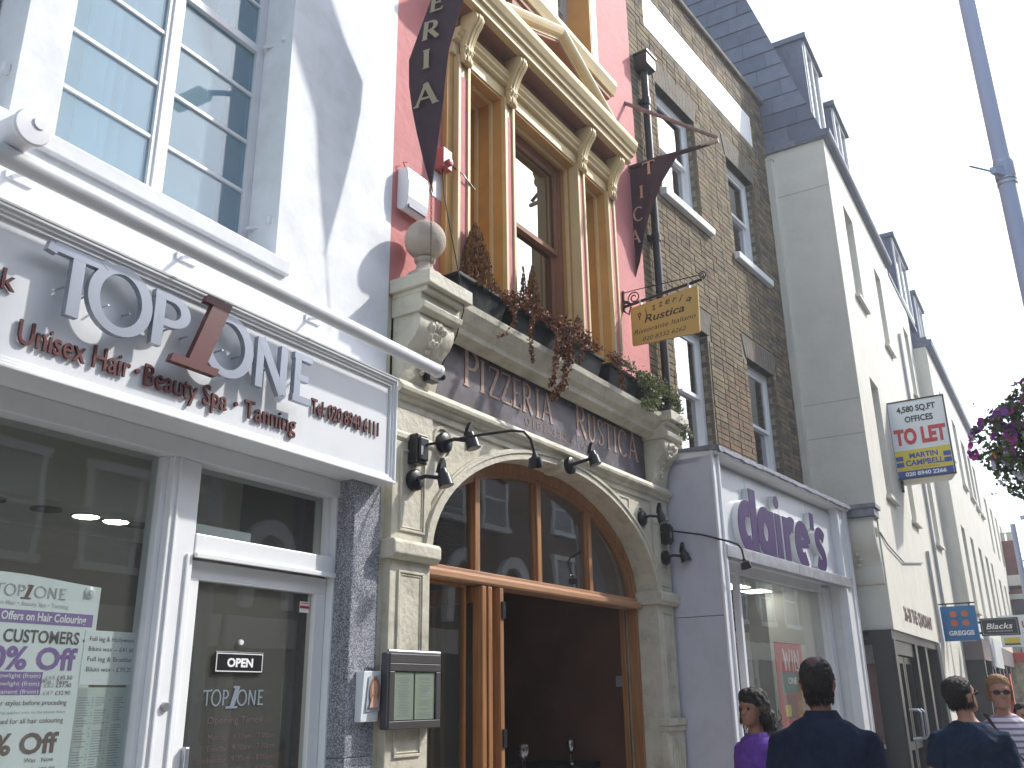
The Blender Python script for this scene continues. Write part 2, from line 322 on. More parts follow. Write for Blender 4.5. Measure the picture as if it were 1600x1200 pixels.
# ================================================================== SETTING
hz = bpy.data.materials.new('pale_haze'); hz.use_nodes = True; hz.node_tree.nodes.remove(hz.node_tree.nodes['Principled BSDF'])
pvn = hz.node_tree.nodes.new('ShaderNodeVolumePrincipled'); pvn.inputs['Density'].default_value = .0029; pvn.inputs['Color'].default_value = (.86, .92, 1, 1); pvn.inputs['Anisotropy'].default_value = .55
hz.node_tree.links.new(pvn.outputs[0], hz.node_tree.nodes['Material Output'].inputs['Volume'])
MB().box(-44, 84, -34, 34, -1.6, 14.6).build('haze', hz, kind='stuff')
g = MB(); g.cur = 0
g.box(-40, 80, -30, 30, -.6, -.4); g.build('ground', m_mirror, kind='structure')
m_asph = mat('asphalt', (.055, .055, .058), .9, var=.2, vs=3, bump=.5, bs=120)
B(-39, 79, 4.8, 8.8, -.30, -.116).build('road', m_asph, kind='structure')
pv = B(-39, 79, -2, 4.65, -.115, 0).build('pavement', m_mirror, kind='structure')
for k in range(24):
    x = -3+k*.9; B(x, x+.89, 4.652, 4.8, -.11, .005).build('kerbstone', m_lintel, pv)
B(-39, 79, 8.85, 10.6, -.115, 0).build('far_pavement', m_mirror, kind='structure')
# ================================================================== SALON (white rendered building on the left)
sb = thing('salon_building', 'white rendered salon with a white fascia board and metal casement windows', 'building', SA)
hs = [(-2.48, -1.122, 4.0, 6.6), (-4.4, -2.69, 4.0, 6.6)]
mb = MB(); wall(mb, -7, -.1, 3.50, 8.5, 0, .26, hs); mb.build('wall', m_salon, sb)
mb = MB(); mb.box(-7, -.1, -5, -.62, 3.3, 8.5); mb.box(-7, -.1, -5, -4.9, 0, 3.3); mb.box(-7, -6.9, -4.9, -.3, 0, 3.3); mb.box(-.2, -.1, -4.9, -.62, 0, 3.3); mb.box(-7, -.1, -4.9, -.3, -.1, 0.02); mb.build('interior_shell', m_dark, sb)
def casement(u0, u1, z0, z1):
    f = MB(); ring_frame(f, u0, u1, z0, z1, .038, -.30, -.24); um = (u0+u1)/2
    f.box(um-.026, um+.026, -.30, -.225, z0+.038, z1-.038)
    wn = f.build('window', m_wmetal, sb, bevel=.004)
    bars = [z0+.36+.335*i for i in range(7)]
    for a, b in ((u0+.038, um-.026), (um+.026, u1-.038)):
        s = MB(); ring_frame(s, a, b, z0+.038, z1-.038, .024, -.285, -.235); cs = s.build('casement', m_wmetal, wn)
        zz = [z0+.065]
        for k, zb in enumerate(bars):
            if zb > z1-.1: break
            t = .05 if k == 3 else .020; B(a+.024, b-.024, -.28, -.225 if k == 3 else -.242, zb-t/2, zb+t/2).build('glazing_bar', m_wmetal, wn); zz.append(zb)
        zz.append(z1-.08)
        for k in range(len(zz)-1):
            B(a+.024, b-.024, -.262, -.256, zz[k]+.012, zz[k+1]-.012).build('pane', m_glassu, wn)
    for zz_ in (z0+.12, z0+1.4):
        q = MB(); q.tube([(u1-.03, -.22, zz_), (u1+.02, -.13, zz_+.01), (u1+.0, -.06, zz_+.03)], .012, 8); q.lathe([(.0, -.02), (.022, -.01), (.022, .03), (0, .04)], (u1, -.07, zz_+.01), 8); q.build('hinge', m_wmetal, wn, smooth=True)
    # curtain behind the glass
    B(u0-.3, u1+.3, -1.9, -1.85, z0-.2, z1+.1).build('back_wall', mat('reflected_sky_blue', (.42, .62, .72), .9), wn); B(u0-.3, u1+.3, -1.85, -.62, z0-.25, z0-.2).build('inner_floor', m_dark, wn)  # reflected sky's pale blue painted on the room's back wall
    for c0, c1 in ((u0+.30, um+.02), (um+.45, u1-.14)):
     rs = []
     for i in range(60):
        t = i/59; u = c0+(c1-c0)*t; d = -.42-.035*math.sin(t*70)-.02*math.sin(t*31+1)
        rs.append([(u, d, z0+.03), (u, d, z1), (u, d-.004, z1), (u, d-.004, z0+.03)])
     MB().rings(rs).build('curtain', mat('pale_curtain', (.50, .62, .72), .9, var=.1), wn, smooth=True)
    return wn
casement(-2.44, -1.122, 4.10, 6.6); casement(-4.3, -2.70, 4.10, 6.6)
for a, b in ((-2.56, -1.03), (-4.5, -2.66)):
    s = MB(); s.mould([(-.24, 3.90), (.03, 3.90), (.035, 3.985), (-.22, 4.09), (-.24, 4.09)], a, b); s.build('sill', m_salon, sb, bevel=.008)
B(-3.1, -2.95, .0, .02, 3.7, 3.9)
# fascia board with moulded frame
fa = MB(); fa.box(-7, -.15, .0, .10, 2.88, 3.49); fas = fa.build('fascia', m_wplas, sb)
fr = MB()
for k, (w_, o1) in enumerate([(.05, .114), (.032, .124), (.016, .134)]):
    ring_frame(fr, -7, -.135-.0005*k, 2.852-.0005*k, 3.515+.0005*k, w_, .0, o1)
fr.build('moulded_frame', m_wpaint, fas, bevel=.004)
fl = MB(); fl.mould([(-.05, 3.516), (.138, 3.516), (.14, 3.525), (-.0, 3.555), (-.05, 3.555)], -7, -.135); fl.build('weathering', m_salon, fas)
so_ = MB(); so_.box(-7, -.15, -.62, .10, 2.862, 2.868); so_.build('soffit', m_wpaint, sb)
# raised lettering on the fascia
m_let = mat('silver_acrylic', (.33, .36, .42), .25, .35, var=.04)
def raised(c, u, z, hgt, wid, m, o0=.155, d=.03, **k):
    q = MB(); penletter(q, c, u, o0, z, hgt, wid, depth=d, **k); q.build('letter', m, fas, bevel=0)
kk = dict(serif=False, thick=.092, thin=.07)
raised('T', -2.52, 3.125, .285, .27, m_let, **kk); raised('O', -2.32, 3.135, .285, .31, m_let, **kk); raised('P', -2.035, 3.14, .255, .235, m_let, **kk)
raised('O', -1.71, 3.125, .285, .315, m_let, **kk); raised('N', -1.40, 3.12, .265, .28, m_let, **kk); raised('E', -1.125, 3.125, .255, .18, m_let, **kk)
raised('1', -1.905, 3.085, .40, .30, m_maroon, o0=.165, d=.035, shear=.28)
q = MB()
for i in range(14):      # stand-off pins
    q.tube([(-2.42+i*.107, .10, 3.25), (-2.42+i*.107, .156, 3.25)], .005, 6)
q.build('stand_off_pins', m_steel, fas)
def ftext(s, u, z, hgt, width, **k):
    q = MB(); text(q, s, u, .112, z, hgt, width, depth=.012, **k); q.build('lettering', m_maroon, fas)
ftext('Unisex Hair', -2.55, 2.972, .105, .52, bold=.006); ftext('Beauty Spa', -1.955, 2.968, .105, .485, bold=.006); ftext('Tanning', -1.355, 2.968, .098, .365, bold=.006)
for u in (-1.965+.0, ): pass
q = MB()
for u in (-1.99, -1.41): q.lathe([(0, 0), (.012, 0), (.012, .014), (0, .014)], (u, .102, 3.02), 10, 'o')
q.build('dot', m_maroon, fas)
ftext('Tel: 020 8940 6111', -.88, 3.115, .088, .585, bold=.012)
ftext('www.top1one.co.uk', -3.575, 3.17, .09, .98, bold=.012)
# shopfront glazing, recessed
sf = MB(); sf.box(-7, -.27, -.32, -.12, 2.76, 2.862); sf.box(-1.545, -1.375, -.30, -.13, 0, 2.76); sf.box(-.36, -.27, -.30, -.13, 0, 2.76)
sf.box(-1.375, -.36, -.30, -.125, 2.30, 2.405)
sfo = sf.build('shopfront_frame', m_wpaint, sb, bevel=.006)
q = MB(); q.box(-1.575, -1.545, -.26, -.17, 0, 2.76); q.box(-1.515, -1.50, -.13, -.118, .02, 2.76); q.box(-1.42, -1.405, -.13, -.118, .02, 2.3); q.box(-1.375, -.36, -.125, -.105, 2.285, 2.31); q.box(-1.375, -1.345, -.26, -.17, 2.405, 2.76); q.box(-.39, -.36, -.26, -.17, 2.405, 2.76); q.build('glazing_bead', m_wpaint, sfo, bevel=.003)
B(-7, -1.575, -.218, -.21, .45, 2.76).build('shop_window_pane', m_glass, sb)
B(-7, -1.575, -.33, -.12, 0, .45).build('stall_riser', m_wpaint, sb, bevel=.005)
B(-1.345, -.39, -.218, -.21, 2.41, 2.755).build('fanlight_pane', m_glass, sb)
dr = MB(); ring_frame(dr, -1.372, -.363, .02, 2.283, .085, -.235, -.175); dr.box(-1.287, -.448, -.235, -.175, 2.19, 2.2)
door = dr.build('shop_door', m_wpaint, sb, bevel=.006)
B(-1.285, -.45, -.208, -.202, .11, 2.19).build('pane', m_glass, door)
q = MB(); q.lathe([(0, 0), (.022, 0), (.022, .012), (.018, .016), (0, .016)], (-1.475+.02, -.13, 1.60), 14, 'o'); q.build('lock', m_steel, door, smooth=True)
q = MB(); q.box(-1.30, -1.275, -.175, -.14, 1.15, 1.42); q.build('handle', m_steel, door, bevel=.006)
q = MB(); q.box(-.545, -.47, -.20, -.198, 2.085, 2.145); q.build('sticker', m_white, door)
q = MB(); q.box(-.545, -.47, -.1975, -.196, 2.108, 2.122); q.box(-.54, -.475, -.1975, -.196, 2.134, 2.138); q.build('sticker_stripe', m_red, door)
q = MB(); penword(q, 'TOP', -1.175, -.2, 1.60, .072, .165, serif=False, thick=.075, thin=.055, depth=.001); penletter(q, '1', -1.03, -.2, 1.585, .11, .085, shear=.25, depth=.001); penword(q, 'ONE', -.955, -.2, 1.60, .072, .185, serif=False, thick=.075, thin=.055, depth=.001)
q.build('door_lettering', mat('frosted_vinyl', (.17, .21, .25), .6), door)
q = MB(); text(q, 'Opening Times', -1.135, -.2, 1.515, .035, .36); 
for i, (a, b) in enumerate([('Monday', '9.30am - 7.00pm'), ('Tuesday', '9.30am - 7.30pm'), ('Wednesday', '9.00am - 8.00pm'), ('Thursday', '9.00am - 8.00pm'), ('Friday', '9.00am - 8.00pm'), ('Saturday', '9.00am - 6.00pm')]):
    text(q, a, -1.0, -.2, 1.44-i*.052, .028, align='R'); text(q, b, -.96, -.2, 1.44-i*.052, .028, .29)
q.build('opening_times', mat('brown_vinyl', (.10, .065, .065), .6), door)
# granite pilaster in slabs
pg = MB(); pg.box(-.345, -.1, -.32, .0, 1.32, 2.862); pg2 = MB(); pg2.box(-.345, -.1, -.32, .0, 0, 1.318)
pg.build('granite_pilaster', m_gran, sb, bevel=.006); pg2.build('granite_pilaster', m_gran, sb, bevel=.006)
# inside: bulkhead, ceiling, white card, vertical blinds, shelves
q = MB(); q.box(-6.9, -.2, -1.9, -1.1, 2.655, 3.28); q.build('bulkhead', mat('olive_grey_plaster', (.70, .72, .66), .9, var=.05), sb)
q = MB(); q.box(-6.9, -.2, -4.9, -1.9, 2.66, 2.70); ce = q.build('ceiling', mat('brown_grey_ceiling', (.16, .155, .15), .9), sb)
for u, on in ((-1.17, 1), (-.97, 1), (-1.42, 0), (-.80, 0), (-1.75, 0)):
    q = MB(); q.lathe([(.0, 0), (.07, 0), (.075, -.008), (.085, -.008), (.085, .01), (0, .01)], (u, -1.32, 2.652), 20); lt = q.build('downlight', m_steel if on else m_black, sb, smooth=True)
    q = MB(); q.lathe([(0, -.012), (.066, -.010), (.066, -.004), (0, -.004)], (u, -1.32, 2.652), 20); q.build('lamp', emit('warm_lamp', (1, .86, .62), 40) if on else m_black, lt)
q = MB(); q.box(-1.34, -.925, -.235, -.225, 2.405, 2.475); q.build('white_card', m_white, sb)
q = MB()
for i in range(22): q.box(-1.25+i*.055, -1.25+i*.055+.05, -1.5+.01*(i % 2), -1.49+.01*(i % 2), .2, 1.93)
q.build('vertical_blind', mat('taupe_blind', (.13, .11, .11), .9), sb)
q = MB(); q.box(-.9, -.5, -1.2, -.9, 0, 1.62); q.box(-3.4, -1.8, -3, -2.7, 1.6, 1.75); q.box(-2.9, -2.86, -2.6, -2.5, 0, 2.6); q.build('cabinet', mat('brown_cabinet', (.08, .055, .045), .6), sb)
# salon paper in the window
ps = thing('window_poster', 'large white salon price poster with purple bands, behind the left shop window', 'poster', SA, -2.3, -.23, 1.2)
q = MB(); rs = []
for i in range(13):
    u = -2.75+i*.075; zt = 2.128+.012*math.cos((u+2.3)*6)-.006*i/12; rs.append([(u, -.242, .9), (u, -.242, zt), (u, -.239, zt), (u, -.239, .9)])
q.rings(rs).build('sheet', m_poster, ps)
def pt(s, u, z, hgt, wd, m, al='L', **k):
    q = MB(); text(q, s, u, -.2375, z, hgt, wd, align=al, **k); q.build('print', m, ps)
q = MB(); penword(q, 'TOP', -2.34, -.238, 2.045, .045, .135, serif=False, depth=.0008, thick=.07, thin=.05); penword(q, 'ONE', -2.165, -.238, 2.045, .045, .15, serif=False, depth=.0008, thick=.07, thin=.05); q.build('logo', m_inkg, ps)
q = MB(); penletter(q, '1', -2.225, -.238, 2.035, .06, .05, shear=.25, depth=.0008); q.build('logo_numeral', m_maroon, ps)
pt('Unisex Hair • Beauty Spa • Tanning', -2.36, 2.008, .019, .36, m_inkg)
q = MB(); q.box(-2.75, -1.872, -.2385, -.238, 1.937, 1.99); q.box(-2.75, -2.073, -.2385, -.238, 1.655, 1.745); q.build('purple_band', m_lilac, ps)
pt('Special Offers on Hair Colouring', -1.905, 1.95, .034, .50, m_white, 'R', bold=.02)
pt('ALL CUSTOMERS -', -1.89, 1.862, .052, .50, m_ink, 'R', bold=.02)
pt('30% Off', -1.925, 1.757, .09, .45, m_lilac, 'R', bold=.03)
pt('Was   Now', -1.95, 1.70, .018, .13, m_inkb, 'R')
for i, (a, b, c) in enumerate([('Full Hi-Light & Lowlight (from)', '£65', '£45.50'), ('Half Hi-Light & Lowlight (from)', '£82', '£57.40'), ('Colour Permanent (from)', '£47', '£32.90')]):
    pt(a, -2.082, 1.722-i*.031, .018, [.38, .385, .33][i], m_white, 'R'); pt(b, -2.015, 1.722-i*.031-.006, .017, .045, m_inkg, 'R'); pt(c, -1.935, 1.722-i*.031-.006, .018, .07, m_inkb, 'R')
pt('Please consult your stylist before proceding', -1.945, 1.615, .021, .50, m_inkb, 'R')
pt('Skin test colouring applies only to the above items', -1.945, 1.583, .011, .42, m_inkg, 'R')
pt('L\'Oreal products used for all hair colouring', -1.95, 1.545, .021, .50, m_inkb, 'R')
pt('20% Off', -1.96, 1.43, .08, .41, m_inkb, 'R', bold=.03)
pt('Was   Now', -1.97, 1.395, .018, .13, m_inkb, 'R')
pt('Cut & Blow Dry - Short Hair', -2.09, 1.355, .02, None, m_inkb, 'R'); pt('£120  £80.00', -1.96, 1.357, .019, .15, m_inkb, 'R')
pt('Cut & Blow Dry - Long Hair', -2.09, 1.32, .02, None, m_inkb, 'R'); pt('£130  £90.00', -1.965, 1.32, .019, .15, m_inkb, 'R')
sc1 = thing('suction_cup', 'clear suction cup holding the top right corner of the salon poster', 'suction cup', SA, -1.905, -.225, 2.09)
MB().lathe([(0, 0), (.01, 0), (.012, -.006), (.026, -.012), (.027, -.015), (0, -.015)], (-1.905, -.222, 2.085), 16, 'o').build('cup', m_wmetal, sc1, smooth=True)
nt_ = thing('price_notice', 'white wax price notice above a green price list, beside the window post', 'notice', SA, -1.7, -.23, 1.7)
q = MB(); q.box(-1.885, -1.60, -.240, -.237, 1.695, 1.925); q.build('sheet', m_poster, nt_)
for i, s_ in enumerate(['Full leg & Hollywood', 'Bikini wax -- £41.60', 'Full leg & Brazilian', 'Bikini wax - £39.20']):
    q = MB(); text(q, s_, -1.86+.0*i, -.236, 1.88-i*.043, .021, .235); q.build('print', m_ink, nt_)
pl_ = thing('price_list', 'pale green printed price list below the wax price notice', 'price list', SA, -1.7, -.23, 1.4)
q = MB(); q.box(-1.885, -1.605, -.242, -.239, 1.0, 1.685); q.build('sheet', mat('pale_green_paper', (.55, .63, .60), .5), pl_)
q = MB(); rnd = random.Random(3)
for cx in (-1.875, -1.79, -1.70):
    z = 1.64
    while z > 1.02:
        if rnd.random() < .86: q.box(cx, cx+rnd.uniform(.03, .06), -.2388, -.2384, z, z+.0045)
        if cx != -1.70 and rnd.random() < .7: q.box(cx+.066, cx+.074, -.2388, -.2384, z, z+.0045)
        z -= .0105
q.build('print', m_inkg, pl_)
op = thing('open_sign', 'small black OPEN sign with a white border hung in the glass door', 'sign', SA, -.95, -.2, 1.8)
q = MB(); q.box(-1.13, -.80, -.195, -.188, 1.752, 1.858); q.build('plate', m_black, op, bevel=.003)
q = MB(); ring_frame(q, -1.122, -.808, 1.76, 1.85, .0045, -.188, -.1868); text(q, 'OPEN', -1.05, -.187, 1.785, .042, .175, bold=.04); q.build('print', m_white, op)
MB().lathe([(0, 0), (.013, 0), (.015, -.01), (0, -.012)], (-.965, -.185, 1.905), 12, 'o').build('suction_cup', m_wmetal, op, smooth=True)
lf = thing('leaflet_holder', 'clear wall leaflet holder with a portrait leaflet, on the granite pier', 'leaflet holder', SA, -.17, .0, 1.5)
q = MB(); q.mould([(.0, 1.50), (.045, 1.50), (.06, 1.77), (.0, 1.77)], -.275, -.125); q.build('holder', m_poster, lf, bevel=.003)
q = MB(); q.quad((-.245, .056, 1.555), (-.128, .056, 1.555), (-.128, .0645, 1.745), (-.235, .0645, 1.745)); q.build('leaflet', mat('grey_print', (.42, .44, .48), .4), lf)
# a plain generic portrait: hair, face and shoulders as flat print
def disc(mb, u, z, ru, rz, o, n=18): mb.add([(u+ru*math.cos(i*2*math.pi/n), o, z+rz*math.sin(i*2*math.pi/n)) for i in range(n)], [tuple(range(n))])
q = MB(); disc(q, -.182, 1.665, .045, .075, .0652); q.build('portrait_hair', mat('brown_hair_print', (.30, .15, .07), .6), lf)
q = MB(); disc(q, -.184, 1.675, .027, .045, .0662); q.quad((-.228, .0662, 1.575), (-.140, .0662, 1.575), (-.168, .0662, 1.64), (-.20, .0662, 1.64)); q.build('portrait_skin', mat('skin_print', (.55, .33, .25), .6), lf)
q = MB(); q.quad((-.19, .0665, 1.68), (-.184, .0665, 1.68), (-.184, .0665, 1.683), (-.19, .0665, 1.683)); q.quad((-.176, .0665, 1.68), (-.170, .0665, 1.68), (-.170, .0665, 1.683), (-.176, .0665, 1.683)); q.quad((-.185, .0665, 1.655), (-.175, .0665, 1.655), (-.177, .0665, 1.652), (-.183, .0665, 1.652)); q.build('portrait_features', m_maroon, lf)
# rail light and flood light casing
rl = thing('rail_light', 'long white tubular rail light running above the salon fascia', 'light', SA, -2, .0, 3.6)
q = MB(); q.tube([(-7, .28, 3.63), (.085, .28, 3.615)], .042, 18); q.build('tube', m_wmetal, rl, smooth=True)
q = MB(); q.tube([(.062, .28, 3.615), (.095, .28, 3.615)], .045, 18); q.build('end_cap', m_wpaint, rl, smooth=True)
for u in (-2.6, -1.72, -.80):
    q = MB(); q.box(u-.06, u+.06, .0, .012, 3.70, 3.735); q.tube([(u-.03, .01, 3.715), (u-.03, .24, 3.66)], .010, 8); q.build('bracket', m_wmetal, rl, bevel=.002)
fc = thing('projecting_tube', 'fat white round tube with a capped end sticking out of the salon wall', 'tube', SA, -2.75, .0, 3.85)
q = MB(); q.tube([(-2.79, -.02, 3.735), (-2.79, .38, 3.72)], .07, 24); q.build('casing', m_wmetal, fc, smooth=True)
q = MB(); q.lathe([(0, 0), (.074, 0), (.076, .012), (.070, .022), (0, .024)], (-2.79, .38, 3.72), 24, 'o'); q.lathe([(0, .02), (.026, .02), (.026, .030), (0, .030)], (-2.77, .38, 3.745), 12, 'o'); q.build('end_cap', m_wpaint, fc, smooth=True)

# ================================================================== PIZZERIA
pb = thing('pizzeria_building', 'pink rendered pizzeria with ochre window surround above a cream arched shopfront', 'building', PZ)
hs = [(.72, 1.20, 4.2, 6.46), (1.33, 2.46, 4.2, 6.46), (2.56, 3.06, 4.2, 6.46), (1.28, 1.98, 7.72, 9.6), (2.22, 2.95, 7.72, 9.6)]
wall(MB(), -.098, 4.03, 4.15, 10.2, 0, .30, hs).build('wall', m_pink, pb)
q = MB(); q.box(-.09, 4.03, -5, -.9, 3.9, 10.2); q.box(-.09, .02, -4.9, -.3, 0, 4); q.box(3.98, 4.09, -4.9, -.3, 0, 4); q.box(0, 4, -4.9, -4.8, 0, 4); q.box(.02, 3.98, -4.9, -.3, -.1, .03)
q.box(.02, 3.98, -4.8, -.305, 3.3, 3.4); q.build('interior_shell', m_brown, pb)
B(-.115, -.052, -.25, -.005, 0, 4.16).build('party_wall', m_cream, pb)
# surround of the first floor window
sr = MB(); sr.box(.45, .53, .0, .05, 4.25, 6.46); sr.box(3.20, 3.27, .0, .05, 4.25, 6.46); sr.box(.45, 3.27, .0, .03, 4.2, 4.3)
for a, b in ((.70, .72), (1.16, 1.18)): pass
sro = sr.build('window_surround', m_ochre, pb, bevel=.004)
for a, b, c, d in ((.72, 1.20, 4.2, 6.46), (1.33, 2.46, 4.2, 6.46), (2.56, 3.06, 4.2, 6.46)):     # splayed ochre linings
    q = MB(); q.box(a-.0, a+.02, -.45, .062, c, d-.02); q.box(b-.02, b, -.45, .062, c, d-.02); q.box(a+.02, b-.02, -.45, .062, d-.02, d); q.build('window_lining', m_ochre, sro)
    q = MB()
    for s_, x in ((1, a+.02), (-1, b-.02)):
        for k, oo in enumerate((-.02, -.17)): q.box(min(x, x+s_*.022), max(x, x+s_*.022), oo-.035, oo, c, d-.02)
    q.box(a+.02, b-.02, -.055, -.02, d-.042, d-.02); q.box(a+.02, b-.02, -.205, -.17, d-.042, d-.02); q.build('lining_bead', m_butter, sro, bevel=.005)
for (a, b) in ((.53, .69), (1.185, 1.335), (2.43, 2.57), (3.045, 3.2)):
    q = MB(); q.box(a+.018, b-.018, .0, .080, 4.25, 6.46); ring_frame(q, a, b, 4.25, 6.46, .034, .0, .10); q.box(a-.012, b+.012, .0, .115, 4.25, 4.42)
    p = q.build('pilaster', m_butter, sro, bevel=.004)
    q = MB(); zt = 6.28
    q.prism([(a+.034, 4.44), (b-.034, 4.44), (b-.034, zt)]+[(((a+b)/2)+(b-a-.068)/2*math.cos(t), zt-.03+.045*math.sin(t)-.03*(1 if abs(math.cos(t)) > .9 else 0)) for t in (.0, .5, 1.0, 1.57, 2.14, 2.64, 3.14)]+[(a+.034, zt)], .08, .086); q.build('pink_inlay', m_pink, p)
# entablature, consoles, cornice and pediment
q = MB(); q.mould([(0, 6.46), (.075, 6.46), (.075, 6.555), (.09, 6.56), (.0, 6.575)], .48, 3.24)
q.mould([(0, 6.575), (.09, 6.575), (.11, 6.59), (.11, 6.61), (.135, 6.635), (.135, 6.65), (.155, 6.675), (.0, 6.685)], .48, 3.24); q.build('entablature', m_butter, sro, bevel=.003)
q = MB(); q.box(.48, 3.24, .0, .09, 6.685, 6.84); q.mould([(0, 6.84), (.27, 6.84), (.27, 6.855), (0, 6.855)], .42, 3.26); q.build('frieze', m_terra, sro)
q = MB(); q.mould([(0, 6.856), (.28, 6.835), (.285, 6.895), (.31, 6.90), (.315, 6.93), (.335, 6.95), (.36, 7.00), (.365, 7.03), (.365, 7.05), (0, 7.07)], .40, 3.28); q.build('cornice', m_butter, sro, bevel=.003)
for c in (.61, 1.26, 2.50, 3.12):
    prof = [(.10, 6.40), (.12, 6.39), (.14, 6.405), (.145, 6.445), (.13, 6.475), (.15, 6.51), (.145, 6.54), (.155, 6.58), (.175, 6.635), (.205, 6.69), (.24, 6.735), (.258, 6.775), (.255, 6.81), (.23, 6.84), (.10, 6.84)]
    q = MB()
    for k in range(4):
        a = c-.056+k*.028; q.mould([(o_+(.010 if k in (1, 2) else 0)*(1 if o_ > .12 else 0), z_) for o_, z_ in prof], a+.001, a+.026)
    q.box(c-.054, c+.054, .09, .12, 6.41, 6.83); q.box(c-.062, c+.062, .10, .155, 6.525, 6.538); q.build('console', m_butter, sro, bevel=.005, smooth=True)
# pediment: raking mouldings over a dark tympanum
ax, az, lx, rx, fz = 1.86, 7.40, .88, 2.84, 7.07
q = MB(); q.prism([(lx+.1, fz), (rx-.1, fz), (ax, az+.04)], .0, .10); q.build('tympanum', m_terra, sro)
q = MB()
def rake(p, r_, prof):
    d = Vector((r_[0]-p[0], r_[1]-p[1])).normalized(); n_ = Vector((-d.y, d.x)); n_ = n_ if n_.y > 0 else -n_
    q.rings([[(pt_[0]+0*n_.x, o_, pt_[1]+v_/max(.3, n_.y)) for o_, v_ in prof] for pt_ in (p, r_)])
for prof in ([(0, -.004), (.262, -.004), (.262, .018), (0, .018)],):
    rake((lx, fz-.10), (ax, az-.0), prof); rake((rx, fz-.10), (ax, az-.0), prof)
q.build('raking_soffit', m_terra, sro); q = MB()
for k, prof in enumerate([[(0, .02), (.27, .02), (.275, .045), (0, .045)], [(0, .045), (.29, .045), (.31, .06), (.325, .085), (.335, .11), (.335, .125), (0, .125)]]):
    rake((lx, fz-.10), (ax, az-.0), prof); rake((rx, fz-.10), (ax, az-.0), prof)
q.build('raking_cornice', m_butter, sro)
q = MB(); rake((lx+.20, fz-.04), (ax, az-.055), [(0, 0), (.12, 0), (.12, .03), (0, .03)]); rake((rx-.20, fz-.04), (ax, az-.055), [(0, 0), (.12, 0), (.12, .03), (0, .03)]); q.build('raking_fillet', m_butter, sro)
# sashes
sash(pb, .74, 1.18, 4.3, 6.44, -.30, m_terra, name='window', mid=5.5); sash(pb, 1.35, 2.44, 4.3, 6.44, -.10, m_terra, mid=5.52); sash(pb, 2.58, 3.04, 4.3, 6.44, -.30, m_terra, mid=5.5)
# second floor window
q = MB(); q.mould([(0, 7.56), (.22, 7.56), (.235, 7.60), (.26, 7.66), (.26, 7.71), (0, 7.735)], 1.02, 3.08); q.build('upper_sill', m_butter, pb, bevel=.004)
q = MB(); q.mould([(0, 7.50), (.20, 7.50), (.20, 7.558), (0, 7.558)], 1.06, 3.02); q.box(2.72, 2.90, .0, .18, 7.40, 7.5); q.box(1.2, 1.38, .0, .18, 7.40, 7.5); q.build('upper_sill_bracket', m_terra, pb)
q = MB(); q.box(1.12, 1.28, 0, .06, 7.735, 9.6); q.box(1.98, 2.22, 0, .06, 7.735, 9.6); q.box(2.95, 3.08, 0, .06, 7.735, 9.6); q.build('upper_architrave', m_butter, pb, bevel=.004)
for a, b in ((1.28, 1.98), (2.22, 2.95)):
    q = MB(); q.box(a, a+.02, -.3, .055, 7.73, 9.6); q.box(b-.02, b, -.3, .055, 7.73, 9.6); q.build('window_lining', m_ochre, pb); sash(pb, a+.02, b-.02, 7.74, 9.6, -.22, m_slatefr, mid=8.7)
# sign panel, mouldings
q = MB(); q.box(.30, 3.80, -.3, .0, 3.555, 4.16); sgn = q.build('sign_panel', m_slate, pb)
def pword(s, pos, z0, hgts, wds):
    q = MB()
    for c, u, hh, ww in zip(s, pos, hgts, wds): penletter(q, c, u, .004, z0, hh, ww, depth=.001, thick=.075, thin=.032)
    q.build('sign_lettering', m_gilt, sgn)
pword('PIZZERIA', [.72, .92, 1.05, 1.21, 1.37, 1.51, 1.70, 1.81], 3.755, [.30, .26, .25, .25, .25, .25, .25, .25], [.21, .12, .165, .165, .14, .17, .11, .19])
pword('RUSTICA', [2.36, 2.58, 2.76, 2.905, 3.06, 3.17, 3.38], 3.755, [.29, .25, .25, .25, .25, .25, .28], [.21, .17, .14, .16, .11, .19, .22])
q = MB(); text(q, '0181-332-6262', 1.56, .003, 3.652, .072, 1.06); q.build('sign_telephone_lettering', mat('dull_copper_lettering', (.24, .17, .14), .7, var=.3, vs=20), sgn)
q = MB(); q.mould([(-.3, 4.10), (.03, 4.10), (.03, 4.02), (.06, 4.02), (.085, 4.045), (.14, 4.05), (.15, 4.09), (.19, 4.12), (.24, 4.19), (.25, 4.235), (-.3, 4.25)], -.052, 4.094); q.build('top_cornice', m_cream, pb, bevel=.003)
q = MB(); q.mould([(-.3, 3.39), (.05, 3.39), (.05, 3.44), (.08, 3.45), (.085, 3.475), (.12, 3.49), (.125, 3.515), (.10, 3.54), (.09, 3.56), (-.3, 3.56)], -.068, 4.11); q.build('lower_moulding', m_cream, pb, bevel=.003)
